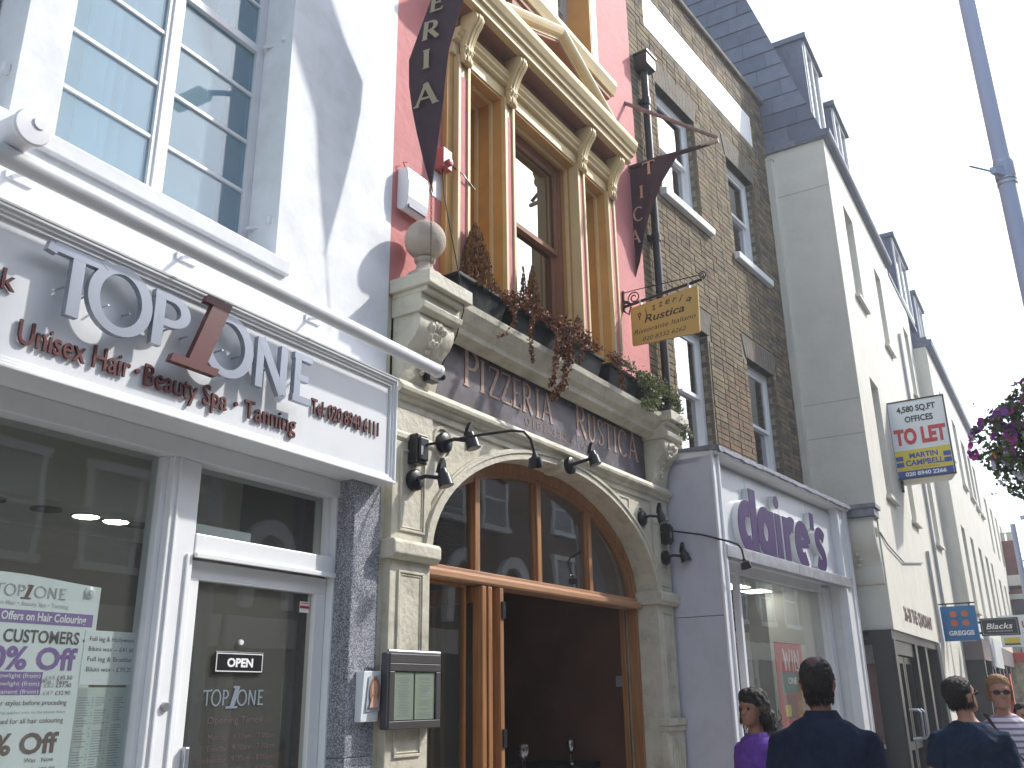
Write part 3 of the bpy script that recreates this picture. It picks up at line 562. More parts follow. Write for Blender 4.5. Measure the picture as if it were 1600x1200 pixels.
def console(u0, u1):
    q = MB(); q.box(u0, u1, 0, .30, 4.13, 4.165); q.box(u0-.03, u1+.03, 0, .34, 4.165, 4.26); q.mould([(0, 4.0), (.24, 4.0), (.27, 4.02), (.28, 4.06), (.25, 4.08), (.25, 4.13), (0, 4.13)], u0-.0, u1+.0)
    q.build('console_cap', m_cream, pb, bevel=.006)
    q = MB(); q.mould([(0, 3.562), (.07, 3.562), (.09, 3.63), (.10, 3.70), (.13, 3.78), (.19, 3.84), (.225, 3.90), (.23, 3.96), (.215, 4.0), (0, 4.0)], u0+.02, u1-.03); cs = q.build('console', m_cream, pb, smooth=True, bevel=.005)
    q = MB(); um = (u0+u1)/2-.005      # carved acanthus
    for k, (du, z, r_) in enumerate([(-.06, 3.93, .03), (-.02, 3.95, .028), (.02, 3.95, .028), (.06, 3.93, .03), (-.045, 3.88, .03), (0, 3.89, .035), (.045, 3.88, .03), (-.02, 3.84, .028), (.02, 3.84, .028), (0, 3.80, .03), (-.03, 3.76, .022), (.03, 3.76, .022), (0, 3.73, .026), (-.02, 3.69, .02), (.02, 3.69, .02), (0, 3.655, .02)]):
        oo = .23 if z > 3.9 else (.195 if z > 3.83 else (.135 if z > 3.76 else .105))
        rs = [(u_, o_+oo, z_) for u_, o_, z_ in []]
        q.lathe([(0, -r_*1.3), (r_*.7, -r_*.8), (r_, 0), (r_*.6, r_*.9), (0, r_*1.2)], (um+du, oo, z), 8)
    q.build('acanthus_carving', m_cream, cs, smooth=True)
console(-.06, .36); console(3.72, 4.09)
# piers with fielded panels
def pier(u0, u1, side=0):
    q = MB(); q.box(u0, u1, -.3, .05, 0, 2.42); q.box(u0, u1, -.3, .05, 2.54, 3.17); q.build('pier', m_cream, pb, bevel=.005)
    q = MB(); q.mould([(-.3, 2.42), (.09, 2.42), (.10, 2.44), (.115, 2.45), (.115, 2.52), (.10, 2.54), (-.3, 2.54)], u0-.035, u1+.035); q.build('impost_block', m_cream, pb, bevel=.008)
    q = MB(); q.mould([(-.3, 3.17), (.05, 3.17), (.065, 3.19), (.065, 3.22), (.05, 3.235), (.05, 3.39), (-.3, 3.39)], u0-.005, u1+.005); q.build('pier_cap', m_cream, pb, bevel=.004)
    for a, b in ((2.60, 3.12), (1.30, 2.36), (.3, 1.2)):
        q = MB(); ring_frame(q, u0+.07, u1-.07, a, b, .016, .048, .062); ring_frame(q, u0+.092, u1-.092, a+.022, b-.022, .008, .048, .056); q.build('pier_panel', m_cream, pb, bevel=.003)
pier(-.055, .33); pier(3.74, 4.09)
q = MB()    # fluted plinth block low on the right pier
q.box(3.715, 4.115, .0, .10, 1.36, 1.42); q.box(3.725, 4.105, .0, .085, 1.31, 1.358); q.box(3.73, 4.10, .0, .07, .9, 1.308)
for i in range(6): q.tube([(3.77+i*.055, .072, .95), (3.77+i*.055, .072, 1.27)], .018, 6)
q.build('fluted_block', m_cream, pb, bevel=.004)
# arch
CX, AA, BB, SZ = 2.035, 1.705, .92, 2.48
N = 40; el = lambda k, a, b: (CX-a*math.cos(math.pi*k/N), SZ+b*math.sin(math.pi*k/N))
q = MB()
pts = [el(k, AA, BB) for k in range(N+1)]
for k in range(N):
    (a, b), (c, d) = pts[k], pts[k+1]; zt = 3.39
    q.quad((a, .03, b), (c, .03, d), (c, .03, zt), (a, .03, zt)); q.quad((a, .03, b), (a, -.34, b), (c, -.34, d), (c, .03, d))
q.build('arch_wall', m_cream, pb, smooth=False)
def archmould(w0, w1, o0, o1, name, m=m_cream):
    q = MB(); rs = []
    for k in range(N+1):
        a, b = el(k, AA+w0, BB+w0), el(k, AA+w1, BB+w1); rs.append([(a[0], o0, a[1]), (a[0], o1, a[1]), (b[0], o1, b[1]), (b[0], o0, b[1])])
    q.rings(rs); q.build(name, m, pb, smooth=True)
archmould(-.004, .045, .03, .062, 'archivolt'); archmould(.045, .07, .03, .074, 'archivolt'); archmould(.07, .082, .03, .055, 'archivolt')
q = MB(); q.prism([(1.99, 3.345), (2.085, 3.345), (2.11, 3.44), (1.965, 3.44)], -.1, .10); q.build('keystone', m_cream, pb, bevel=.012)
for u, z in ((.455, 3.25), (3.50, 3.19)):
    q = MB(); n_ = 24; rs = []
    for k in range(n_):
        t = k*2*math.pi/n_; rs.append([(u+r_*math.cos(t), o_, z+r_*1.15*math.sin(t)) for r_, o_ in ((.085, .03), (.085, .045), (.10, .048), (.11, .03))])
    q.rings(rs, False, True); q.build('roundel', m_cream, pb, smooth=True)
for sg in (-1, 1):   # spandrel panels
    P_ = [(CX+sg*1.02, 3.345), (CX+sg*1.42, 3.345), (CX+sg*1.42, 3.22)]; 
    P_ = [(CX+sg*1.20, 3.355), (CX+sg*1.30, 3.355), (CX+sg*1.30, 3.26)] if sg < 0 else [(CX+sg*.98, 3.35), (CX+sg*1.25, 3.35), (CX+sg*1.25, 3.20)]
    q = MB(); rs = []
    for i in range(3):
        a = Vector(P_[i]); cc = sum((Vector(p_) for p_ in P_), Vector((0, 0)))/3; b = a+(cc-a)*.25; rs.append([(a.x, .03, a.y), (a.x, .040, a.y), (b.x, .040, b.y), (b.x, .03, b.y)])
    q.rings(rs, False, True); q.build('spandrel_panel', m_cream, pb)
# timber frame of the arch
GO = -.21
def archband(w0, w1, o0, o1, name, m, parent):
    q = MB(); rs = []
    for k in range(N+1):
        a, b = el(k, AA+w0, BB+w0), el(k, AA+w1, BB+w1); rs.append([(a[0], o0, a[1]), (a[0], o1, a[1]), (b[0], o1, b[1]), (b[0], o0, b[1])])
    q.rings(rs); return q.build(name, m, parent, smooth=True)
ff = archband(-.085, -.004, GO-.05, GO+.05, 'arch_window', m_oak, pb)
archband(-.115, -.085, GO-.03, GO+.03, 'inner_bead', m_oak, ff)
q = MB(); q.mould([(GO-.08, 2.385), (GO+.09, 2.385), (GO+.10, 2.40), (GO+.10, 2.435), (GO+.065, 2.455), (GO+.065, 2.48), (GO-.08, 2.48)], .332, 3.738); q.build('transom', m_oakh, ff, bevel=.003)
for u in (1.16, 2.02, 2.87):
    zt = SZ+(BB-.1)*math.sqrt(max(0, 1-((u-CX)/(AA-.1))**2))
    q = MB(); q.box(u-.03, u+.03, GO-.04, GO+.04, 2.48, zt); q.box(u-.045, u-.03, GO-.02, GO+.02, 2.48, zt-.01); q.box(u+.03, u+.045, GO-.02, GO+.02, 2.48, zt-.01); q.build('mullion', m_oak, ff, bevel=.003)
edges = [.40, 1.13, 1.99, 2.84, 3.68]
for a, b in zip(edges[:-1], edges[1:]):
    a2, b2 = a+.03, b; top = []
    for i in range(13):
        u = a2+(b2-a2)*i/12; top.append((u, SZ+(BB-.09)*math.sqrt(max(.004, 1-((u-CX)/(AA-.09))**2))))
    q = MB(); q.prism([(a2, 2.48)]+[(b2, 2.48)]+top[::-1], GO-.003, GO+.003); q.build('pane', m_glassr, ff)
# extractor grille in the first light
eg = thing('extractor_grille', 'black louvred extractor unit behind the left pane of the arched window', 'ventilation grille', PZ, .85, -.3, 2.7)
q = MB(); q.box(.70, 1.075, GO-.16, GO-.02, 2.60, 2.93); q.build('casing', m_blackp, eg, bevel=.01)
for i in range(17):
    q = MB(); q.mould([(GO-.02, 2.615+i*.0172), (GO+.0, 2.612+i*.0172), (GO+.002, 2.617+i*.0172), (GO-.02, 2.623+i*.0172)], .72, 1.055); q.build('louvre', m_steel if 0 else m_blackp, eg)
# folding doors
def leaf(u, o, ang, wd, z0=.03, z1=2.375, glazed=True, hinges=True):
    """door leaf hinged at (u,o), opening at ang degrees from the wall"""
    c, s = math.cos(R(ang)), math.sin(R(ang)); t = .045
    def P(x, y, z): return (u+x*c-y*s, o-x*s-y*c, z)
    def bx(mb, x0, x1, y0, y1, za, zb):
        v = [P(x0, y0, za), P(x1, y0, za), P(x1, y1, za), P(x0, y1, za), P(x0, y0, zb), P(x1, y0, zb), P(x1, y1, zb), P(x0, y1, zb)]
        mb.add(v, [(0, 1, 2, 3), (7, 6, 5, 4), (0, 4, 5, 1), (1, 5, 6, 2), (2, 6, 7, 3), (3, 7, 4, 0)])
    q = MB(); bx(q, 0, .09, 0, t, z0, z1); bx(q, wd-.09, wd, 0, t, z0, z1); bx(q, .09, wd-.09, 0, t, z1-.11, z1); bx(q, .09, wd-.09, 0, t, z0, z0+.3)
    d = q.build('door_leaf', m_oak, pb, bevel=.004)
    q = MB(); bx(q, .09, wd-.09, .018, .026, z0+.3, z1-.11); q.build('pane', m_glass, d)
    for zz in ((2.22, 1.35, .3) if hinges else ()):
        q = MB(); bx(q, -.012, .012, -.012, .03, zz-.06, zz+.06); q.build('hinge', m_black, d)
    return d
for a, b, c, d in ((.332, .40, GO-.05, GO+.05), (3.70, 3.738, GO-.05, GO+.05), (3.672, 3.696, GO-.12, GO-.07)): B(a, b, c, d, 0, 2.385).build('door_post', m_oak, pb, bevel=.004)
q = MB(); ring_frame(q, .40, 1.06, .03, 2.38, .02, GO-.03, GO+.01); sl_ = q.build('door_leaf', m_oak, pb); B(.42, 1.04, GO-.013, GO-.007, .05, 2.36).build('pane', m_glassr, sl_)
leaf(1.18, GO+.10, 86, .62, hinges=False); leaf(1.255, GO+.10, 87, .62, hinges=False); leaf(1.385, GO+.11, 90, .62)
# inside the restaurant
q = MB(); q.box(1.7, 3.9, -1.35, -.72, 1.00, 1.04); q.box(1.75, 3.85, -1.3, -.76, .0, 1.0); bt = q.build('counter', m_blackp, pb)
sw = MB(); sw.box(3.955, 3.972, -.54, -.46, 1.70, 1.80); sw.build('light_switch', m_inkg, pb, bevel=.003)
def wineglass(u, o, z=1.04):
    t = thing('wine_glass', '', 'wine glass', PZ, u, o, z, group='wine glasses on the restaurant counter')
    q = MB(); q.lathe([(.0, 0), (.032, .0), (.03, .004), (.004, .01), (.004, .085), (.02, .10), (.036, .13), (.039, .16), (.033, .20), (.0315, .20), (.037, .16), (.034, .131), (.018, .103), (0, .092)], (u, o, z), 16); q.build('bowl', mat('clear_glassware', (.75, .78, .8), .08, .6, var=0) if 'gw' not in globals() else gw, t, smooth=True); return t
gw = glass('glassware', .35, (.8, .82, .84), 1.5)
for i, (u, o) in enumerate([(2.62, -.76), (2.72, -.80), (3.46, -.78), (3.55, -.82), (1.82, -.80)]):
    t = wineglass(u, o); t['label'] = ['leftmost wine glass of the left pair on the restaurant counter', 'right-hand wine glass of the left pair on the restaurant counter', 'left wine glass of the right-hand pair on the restaurant counter', 'rightmost wine glass on the restaurant counter', 'single wine glass just right of the folded timber doors'][i]
    if i == 4: t['label'] = 'lone wine glass beside the folded timber door leaves'
pl2 = MB(); pl2.lathe([(0, 0), (.03, 0), (.035, .015), (0, .03)], (1.45, -.8, 2.93), 12); pl2.build('ceiling_lamp', emit('bulb', (1, .85, .5), 9), pb, smooth=True)
# ================================================================== BRICK BUILDING with claire's shopfront
bb = thing('brick_building', 'yellow stock brick building with white sash windows over a white shopfront with purple letters', 'building', BR)
bh = [(.62, 1.70, 7.26, 8.82), (2.72, 3.66, 7.26, 8.82), (.62, 1.55, 4.02, 5.72), (2.72, 3.66, 4.02, 5.78), (.44, 3.86, 9.56, 10.10)]
mb = MB(); wall(mb, 0, 4.47, 3.9, 10.62, -.012, .3, bh[:4]); mb.build('wall', m_mortar, bb)
MB().box(.0, 4.47, -5, -.95, 3.9, 10.6).build('interior_shell', m_dark, bb)
MB().box(.44, 3.86, -.01, -.002, 9.56, 10.10).build('white_name_panel', m_white, bb)
lint = [(.50, 1.82, 8.82, 9.14), (2.60, 3.78, 8.82, 9.14), (.5, 1.67, 5.72, 6.02), (2.60, 3.78, 5.78, 6.08)]
for a, b, c, d in lint:      # gauged flat arches: splayed voussoirs
    n = 13
    for k in range(n):
        t0, t1 = k/n, (k+1)/n; ib, ob = a+.09, a-.0; ie, oe = b-.09, b
        x0, x1 = ib+(ie-ib)*t0, ib+(ie-ib)*t1; X0, X1 = ob+(oe-ob)*t0, ob+(oe-ob)*t1
        MB().prism([(x0+.002, c), (x1-.002, c), (X1-.002, d), (X0+.002, d)], -.1, .003).build('voussoir', m_lintel, bb)
BL, BHt, J = .215, .065, .0105
def splitb(u0, u1, z0):
    segs = [(u0, u1)]
    for a, b, c, d in bh+[(l[0]+.02, l[1]-.02, l[2], l[3]) for l in lint]+[(4.47, 9, 0, 99)]:
        if z0+BHt > c+.01 and z0 < d-.01:
            ns = []
            for x, y in segs:
                if y <= a or x >= b: ns.append((x, y)); continue
                if x < a-.03: ns.append((x, a))
                if y > b+.03: ns.append((b, y))
            segs = ns
    return segs
bricks = []; z = 3.93; row = 0
while z < 10.6:
    u = -.11 if row % 2 else 0.0; k = 0
    while u < 4.47:
        ln = BL if (k+row) % 2 == 0 else .1025       # Flemish bond
        for a, b in splitb(max(u, 0), min(u+ln, 4.47), z):
            if b-a > .03: bricks.append((a, b, z))
        u += ln+J; k += 1
    z += BHt+J; row += 1
rb = random.Random(5)
def brick_idx(u, z):
    n_ = mnoise.noise(Vector((u*.6, z*.6, 3)))+mnoise.noise(Vector((u*2.3, z*1.8, 9)))*.5; r = rb.random()
    soot = max(0, (z-8.3)*.28) + (.25 if u > 3.6 else 0)
    if r < soot*.8: return 5 if r < soot*.45 else 3
    if n_ > .32 and z < 7 and r > .35: return 4
    if r > .95: return 4
    return [0, 0, 2, 1, 0, 3][rb.randrange(6)]
full = [b for b in bricks if abs(b[1]-b[0]-BL) < .002 and 4.3 < b[2] < 9.4 and b[0] > .25]
full.sort(key=lambda b: (b[0]-(-4))**2+(b[2]-4)**2); near = set(full[:300])
bm_cache = {}
for k in range(6):
    q = MB(); q.box(-BL/2, BL/2, -.03, .0, -BHt/2, BHt/2); q.build('brick_source', m_bricks[k], None, bevel=.003); ob = bpy.data.objects['brick_source']; bm_cache[k] = ob.data; ob.data.name = 'brick'; bpy.data.objects.remove(ob)
rest = MB()
for b in bricks:
    jit = rb.uniform(-.004, .003); ki = brick_idx(b[0], b[2])
    if b in near:
        o = bpy.data.objects.new('brick', bm_cache[ki]); COL.objects.link(o); o.parent = bb; o.location = ((b[0]+b[1])/2, -jit, b[2]+BHt/2)
        o.rotation_euler = (rb.uniform(-.01, .01), rb.uniform(-.008, .008), rb.uniform(-.01, .01))
    else:
        rest.cur = ki; dz = rb.uniform(-.002, .002); rest.box(b[0], b[1], -.03, jit, b[2]+dz, b[2]+BHt+dz)
rest.build('brickwork', m_bricks, bb, kind='stuff')
cp = MB()
for k in range(7): cp.mould([(-.3, 10.62), (.05, 10.62), (.06, 10.64), (.06, 10.69), (-.3, 10.72)], k*.64, k*.64+.632)
cp.build('parapet_coping', m_lintel, bb, bevel=.008)
m_blind = mat('dull_blind', (.22, .22, .23), .9)
for a, b, c, d in bh[:4]:
    wn = sash(bb, a+.01, b-.01, c+.05, d-.005, -.115, m_wpaint, fw_=.075, mid=c+.05+(d-c)*.5)
    MB().box(a, b, -.3, -.26, c+.9, d-.1).build('blind', m_blind, wn)
    q = MB(); r0_ = 0; zz_ = c+.02
    while zz_ < d-.07:      # brick reveal on the right-hand jamb
        q.box(b-.006, b+.02, -.11 if r0_ % 2 else -.06, -.014, zz_, zz_+BHt); zz_ += BHt+J; r0_ += 1
    q.build('reveal_brickwork', m_bricks[3], bb, kind='stuff')
    if c > 6: q = MB(); q.mould([(-.2, c-.075), (.075, c-.075), (.08, c+.02), (-.02, c+.04), (-.2, c+.05)], a-.06, b+.20); q.build('sill', m_wpaint, bb, bevel=.01)
rp = thing('drainpipe', 'black cast iron rainwater pipe with square hopper head beside the brick wall', 'drainpipe', BR, .2, .0, 4)
q = MB(); q.tube([(.21, .07, 3.95), (.21, .07, 8.75)], .045, 14); q.build('pipe', m_black, rp, smooth=True)
for z in (4.6, 6.4, 8.2): q = MB(); q.tube([(.21, .07, z), (.21, .07, z+.09)], .056, 14); q.box(.13, .29, .0, .03, z+.02, z+.07); q.build('collar', m_black, rp, smooth=True)
q = MB(); q.rings([[(.13, .01, 8.66), (.29, .01, 8.66), (.29, .13, 8.66), (.13, .13, 8.66)], [(.10, .0, 8.70), (.32, .0, 8.70), (.32, .17, 8.70), (.10, .17, 8.70)], [(.10, .0, 8.86), (.32, .0, 8.86), (.32, .17, 8.86), (.10, .17, 8.86)], [(.085, -.0, 8.86), (.335, -.0, 8.86), (.335, .185, 8.86), (.085, .185, 8.86)], [(.085, -.0, 8.89), (.335, -.0, 8.89), (.335, .185, 8.89), (.085, .185, 8.89)]]); q.build('hopper_head', m_black, rp, bevel=.006)
q = MB(); q.box(4.34, 4.46, .0, .10, 3.95, 9.55); q.box(4.33, 4.47, .0, .12, 9.55, 9.6); q.build('corner_strip', m_crm2, bb, smooth=True)

# --- shopfront
cf = thing('white_shopfront', "white projecting shopfront box with fat purple lowercase lettering", 'shopfront', CL)
OF = .56
q = MB(); q.box(.10, .20, -.6, OF-.015, 2.32, 3.86); q.box(.10, .20, -.6, OF-.015, 0, 2.315); q.build('side_panel', m_mauve, cf, bevel=.004)
q = MB(); q.box(.085, .13, OF-.014, OF+.01, 0, 3.95); q.box(.13, .19, OF-.014, OF-.0, 0, 3.86); q.box(.19, .225, OF-.10, OF+.02, 0, 3.86)
q.build('pilaster_moulding', m_wmetal, cf, bevel=.006)
q = MB(); q.box(3.70, 3.76, OF-.10, OF+.02, 0, 3.86); q.box(3.76, 3.98, OF-.3, OF, 0, 3.86); q.box(3.98, 4.10, -.6, OF+.02, 0, 3.92); q.box(3.55, 3.70, OF-.42, OF-.20, 0, 2.86); q.build('right_pilaster', m_wmetal, cf, bevel=.006)
q = MB(); q.box(.225, 3.70, .0, OF-.08, 2.985, 3.80); fpn = q.build('fascia_panel', m_wplas, cf)
for u in (1.02, 1.92, 2.82):
    q = MB(); q.box(u, u+.006, OF-.082, OF-.0785, 2.99, 3.79); q.build('panel_joint', m_inkg, fpn)
q = MB(); q.mould([(-.2, 3.80), (OF-.13, 3.80), (OF-.12, 3.84), (OF-.03, 3.86), (OF+.03, 3.87), (OF+.06, 3.90), (OF+.06, 3.93), (-.2, 3.96)], .10, 4.12); q.build('cornice', m_wmetal, cf, bevel=.005)
q = MB(); rs = []
rr = random.Random(2)
for i in range(60):
    u = .075+i*(4.08/59); j = rr.uniform(-.008, .008); k = rr.uniform(-.006, .006)
    rs.append([(u, -.1, 3.97), (u, OF+.06+k, 3.945+j*.3), (u, OF+.085+k, 3.93+j*.5), (u, OF+.088+k, 3.885+j), (u, OF+.075+k, 3.885+j), (u, -.1, 3.955)])
q.rings(rs).build('lead_flashing', m_lead, cf, smooth=False)
q = MB()
for a, b in ((.20, 2.07), (2.075, 3.92)): q.box(a, b, OF-.06, OF+.035, 2.865, 2.985)
q.build('aluminium_strip', m_alu, cf, bevel=.004)
q = MB(); q.box(.20, 3.95, -.5, OF-.06, 2.90, 2.96); q.build('soffit', m_wmetal, cf)
# claire's letters: white returns with purple faces
m2 = [m_offw, m_purple]
def chaikin(p):
    for _ in range(2): p = [p[0]]+[((a[0]*k+b[0]*(1-k)), (a[1]*k+b[1]*(1-k))) for a, b in zip(p[:-1], p[1:]) for k in (.75, .25)]+[p[-1]]
    return p
def bold_letter(strokes):
    for oo0, oo1, mi in ((OF-.139, OF-.045, 0), (OF-.045, OF-.038, 1)):
        pass
    q = MB()
    for k, (pts, t_, cl_) in enumerate(strokes):
        q.cur = 0; penstroke(q, pts, t_, t_, lambda x, y: (x, y), OF-.079, OF-.016-k*.0006, cl_)
        q.cur = 1; penstroke(q, pts, t_-.004, t_-.004, lambda x, y: (x, y), OF-.017-k*.0006, OF-.011-k*.0006, cl_)
    q.build('letter', m2, fpn)
zb = 3.065; th = .089; xr = .185; zc = zb+.185
bold_letter([(arc(.86, zc, .16, .185, 62, 298, 20), th, False)])
bold_letter([([(1.03, zb-.06), (1.03, 3.66)], th, False)])
bold_letter([(arc(1.33, zc, .15, .185, 0, 360, 28), th, True), ([(1.50, zb-.065), (1.50, zb+.43)], th, False)])
bold_letter([([(1.70, zb-.065), (1.70, zb+.43)], th*.95, False), (arc(1.70, 3.625, .035, .035, 0, 360, 14), .042, True)])
bold_letter([([(1.92, zb-.065), (1.92, zb+.43)], th*.95, False), (arc(2.10, zb+.20, .15, .17, 150, 62, 8), th, False)])
bold_letter([(arc(2.42, zc, .16, .185, 5, 305, 22), th, False), ([(2.27, zc-.01), (2.60, zc+.02)], th*.62, False)])
bold_letter([([(2.79, 3.46), (2.80, 3.66)], th*.72, False)])
bold_letter([(chaikin([(3.15, zb+.33), (3.08, zb+.385), (2.97, zb+.385), (2.91, zb+.31), (2.94, zb+.235), (3.06, zb+.175), (3.12, zb+.10), (3.08, zb+.005), (2.96, zb-.01), (2.88, zb+.04)]), th*.86, False)])
# glazing
q = MB(); q.box(.25, 3.55, .20, .32, 2.80, 2.90); q.box(1.02, 1.075, .24, .31, 0, 2.80); q.box(3.50, 3.55, .20, .32, 0, 2.80); q.build('glazing_frame', m_wmetal, cf, bevel=.003)
q = MB(); q.box(1.075, 3.50, .27, .278, .3, 2.80); q.build('shop_window_pane', m_glass, cf); q = MB(); q.box(1.075, 3.50, .2, .34, 0, .3); q.build('stall_riser', m_wmetal, cf)
dq = MB()
def dbx(mb, y0, y1, z0_, z1_, x=1.12): mb.box(x, x+.05, y0, y1, z0_, z1_)
ring_frame(dq, 1.70, 2.62, .02, 2.31, .13, -.34, -.29); od = dq.build('open_door', m_wmetal, cf, bevel=.004); B(1.83, 2.49, -.318, -.312, .15, 2.18).build('pane', m_glass, od)
q = MB(); q.box(.2, 4.0, -5, -4.9, 0, 3); q.box(4.0, 4.08, -5, .2, 0, 3); q.box(.2, 4.0, -4.9, .2, 2.905, 2.96); q.box(.2, 4.0, -4.9, .2, -.05, .02); q.build('shop_interior', mat('shop_wall', (.10, .10, .105), .8), cf)
q = MB(); q.box(2.7, 3.15, -.75, -.45, 2.89, 2.902); q.box(3.5, 3.85, -.75, -.45, 2.89, 2.902); q.build('ceiling_panel_light', emit('panel_lamp', (1, .93, .75), 5), cf)
q = MB(); q.box(2.3, 2.32, -.8, -.78, 2.2, 2.9); q.box(1.9, 3.6, -1.4, -1.3, .1, 1.9); q.box(2.9, 3.9, -.9, -.8, 1.75, 1.8); q.box(3.0, 3.8, -.8, -.4, .2, 1.3); q.build('display_rack', m_black, cf)
q = MB(); q.box(1.6, 2.75, -.36, -.345, 2.33, 2.64); eb = q.build('ear_piercing_board', m_black, cf)
q = MB(); text(q, 'ear', 1.95, -.343, 2.50, .10, .40, bold=.05); text(q, 'piercing', 1.70, -.343, 2.36, .085, .92, bold=.05); q.build('ear_piercing_lettering', mat('gold_letter', (.65, .5, .12), .5), eb)
rj = random.Random(11)     # stock on the racks, small bright pieces
for cols, nm in (((.5, .06, .2), 'pink_stock'), ((.45, .42, .4), 'silver_stock'), ((.15, .35, .42), 'teal_stock')):
    q = MB()
    for i in range(60): u, z = rj.uniform(1.9, 3.9), rj.uniform(.6, 2.0); q.box(u, u+.05, -1.28, -1.25, z, z+.08)
    q.build(nm, mat(nm, cols, .5), cf)
pw = thing('red_poster', 'red WIN poster in the white shopfront window', 'poster', CL, 2.4, .25, 1.2)
q = MB(); q.box(2.00, 2.80, .235, .243, 1.05, 2.16); q.build('sheet', m_red, pw)
q = MB()
for s_ in ([(2.22, 2.10), (2.27, 1.86)], [(2.27, 1.86), (2.32, 2.06)], [(2.32, 2.06), (2.37, 1.86)], [(2.37, 1.86), (2.42, 2.10)], [(2.24, 2.08), (2.29, 1.88)], [(2.49, 2.09), (2.49, 1.86)], [(2.55, 1.86), (2.56, 2.08)], [(2.56, 2.08), (2.68, 1.86)], [(2.68, 1.86), (2.68, 2.10)], [(2.58, 1.87), (2.74, 1.865)]): penstroke(q, s_, .011, .011, lambda x, y: (x, y), .243, .2445+.0002*len(q.f)/6)
q.build('win_lettering', m_white, pw)
for a, b, c, d, m_ in ((2.09, 2.62, 1.62, 1.84, mat('teal_print', (.10, .18, .17), .6)), (2.14, 2.50, 1.36, 1.60, mat('photo_print', (.20, .08, .05), .6, var=.6, vs=30)), (2.55, 2.76, 1.3, 1.82, mat('orange_photo', (.42, .20, .04), .6, var=.7, vs=25)), (2.14, 2.3, 1.38, 1.5, m_yel)):
    q = MB(); q.box(a, b, .243, .2445+.0005*(m_ is m_yel), c, d); q.build('photo', m_, pw)
q = MB(); text(q, 'ONE', 2.30, .2452, 1.72, .07, .26, bold=.03); q.build('lettering', m_white, pw)
sm = thing('round_sticker', 'faint round face sticker near the right edge of the white shopfront window', 'sticker', CL, 3.3, .28, 2.0)
q = MB(); n_ = 20; rs = []
for k in range(n_):
    t = k*2*math.pi/n_; rs.append([(3.30+r_*math.cos(t), .2795, 2.06+r_*.62*math.sin(t)) for r_ in (.085, .10)])
for k in range(n_): q.quad(rs[k][0], rs[k][1], rs[(k+1) % n_][1], rs[(k+1) % n_][0])
penstroke(q, arc(3.30, 2.06, .05, .03, 200, 340, 8), .005, .005, lambda x, y: (x, y), .2788, .2798); q.build('print', m_inkg, sm)

# ================================================================== CREAM BUILDING with slate mansards
cb = thing('cream_building', 'tall cream stucco building with slate mansard roof and narrow recessed windows', 'building', CR)
W1 = [(.98, 1.72, 7.45, 9.05), (3.47, 4.12, 7.45, 8.97), (1.08, 1.76, 4.32, 6.14), (3.35, 3.95, 4.3, 6.1), (6.6, 7.25, 7.4, 8.9), (6.2, 6.9, 4.3, 6.1)]
q = MB(); wall(q, 0, 7.85, 2.38, 9.72, 0, .25, W1); q.box(.0, 7.85, -6, -.5, 2.38, 9.7); q.build('wall', m_crm2, cb)
m_crm3 = mat('plain_cream_stucco', (.64, .62, .54), .85, var=.05, bump=.25, bs=12, dirt_veil=(.52, .50, .43), dirt_amt=.25)
q = MB(); q.box(-.002, .24, -3.0, -.01, 2.385, 9.70); q.build('side_wall', m_crm3, cb)
for z_ in (8.9, 5.5, 5.0, 3.75):
    q = MB(); q.box(-.006, .01, -1.2, -.0, z_, z_+.008); q.build('joint', m_inkg, cb)
q = MB(); q.box(2.0, 2.01, -.002, .002, 2.4, 2.41)
for a, b, c, d in W1:
    wn = sash(cb, a, b, c, d, -.16, m_slatefr, fw_=.05, back=True)
    q = MB(); q.mould([(-.15, c-.06), (.07, c-.06), (.07, c-.005), (-.15, c+.01)], a-.06, b+.06); q.build('sill', m_crm2, cb)
for u in (5.42, 4.35):
    q = MB(); q.tube([(u, .035, 2.5 if u > 5 else 2.4), (u, .035, 8.3 if u > 5 else 3.9)], .03, 8); q.build('downpipe', m_slatefr, cb, smooth=True)
# shopfront under the overhang
q = MB(); q.box(4.30, 7.85, -.3, -.0, 0, 2.38); q.box(4.18, 4.30, -.3, .02, 0, 2.38); q.build('pier', m_crm2, cb, bevel=.006)
q = MB(); q.box(-.05, 4.18, -.32, -.03, 2.26, 2.376); q.box(-.02, .16, -.2, -.02, 0, 2.26); q.box(4.06, 4.18, -.2, -.02, 0, 2.26); q.box(1.72, 1.92, -.2, -.02, 0, 2.26); q.box(.16, .30, -.2, -.04, 0, 2.26)
q.box(2.75, 2.95, -.2, -.03, 0, 2.26); q.box(.30, 1.72, -.2, -.05, 2.08, 2.26); efr = q.build('entrance_frame', m_dkframe, cb, bevel=.004)
for a, b in ((.32, .98), (1.02, 1.70)):
    q = MB(); ring_frame(q, a, b, .02, 2.07, .09, -.15, -.09); q.box(a+.09, b-.09, -.15, -.09, .9, 1.0); d = q.build('entrance_door', m_dkframe, cb, bevel=.003); B(a+.09, b-.09, -.125, -.118, .1, 1.98).build('pane', m_old, d)
    x = b-.13 if a < .9 else a+.13
    q = MB(); q.tube([(x, -.09, 1.03), (x, .02, 1.03), (x, .05, 1.06), (x, .05, 1.36), (x, .02, 1.39), (x, -.09, 1.39)], .016, 8); q.build('handle', m_steel, d, smooth=True)
B(1.92, 2.75, -.125, -.118, .02, 2.26).build('pane', m_old, efr); B(2.95, 4.06, -.125, -.118, .02, 2.26).build('pane', m_old, efr)
q = MB(); q.box(-.03, .05, -.25, -.19, .0, 2.3); q.box(-.03, .05, -.46, -.42, 0, 2.3); q.box(-.03, .05, -.42, -.2, .78, 1.0); q.box(-.035, .06, -1.2, -.46, 0, 2.376); q.build('side_display_surround', m_dkframe if 0 else m_crm2, cb)
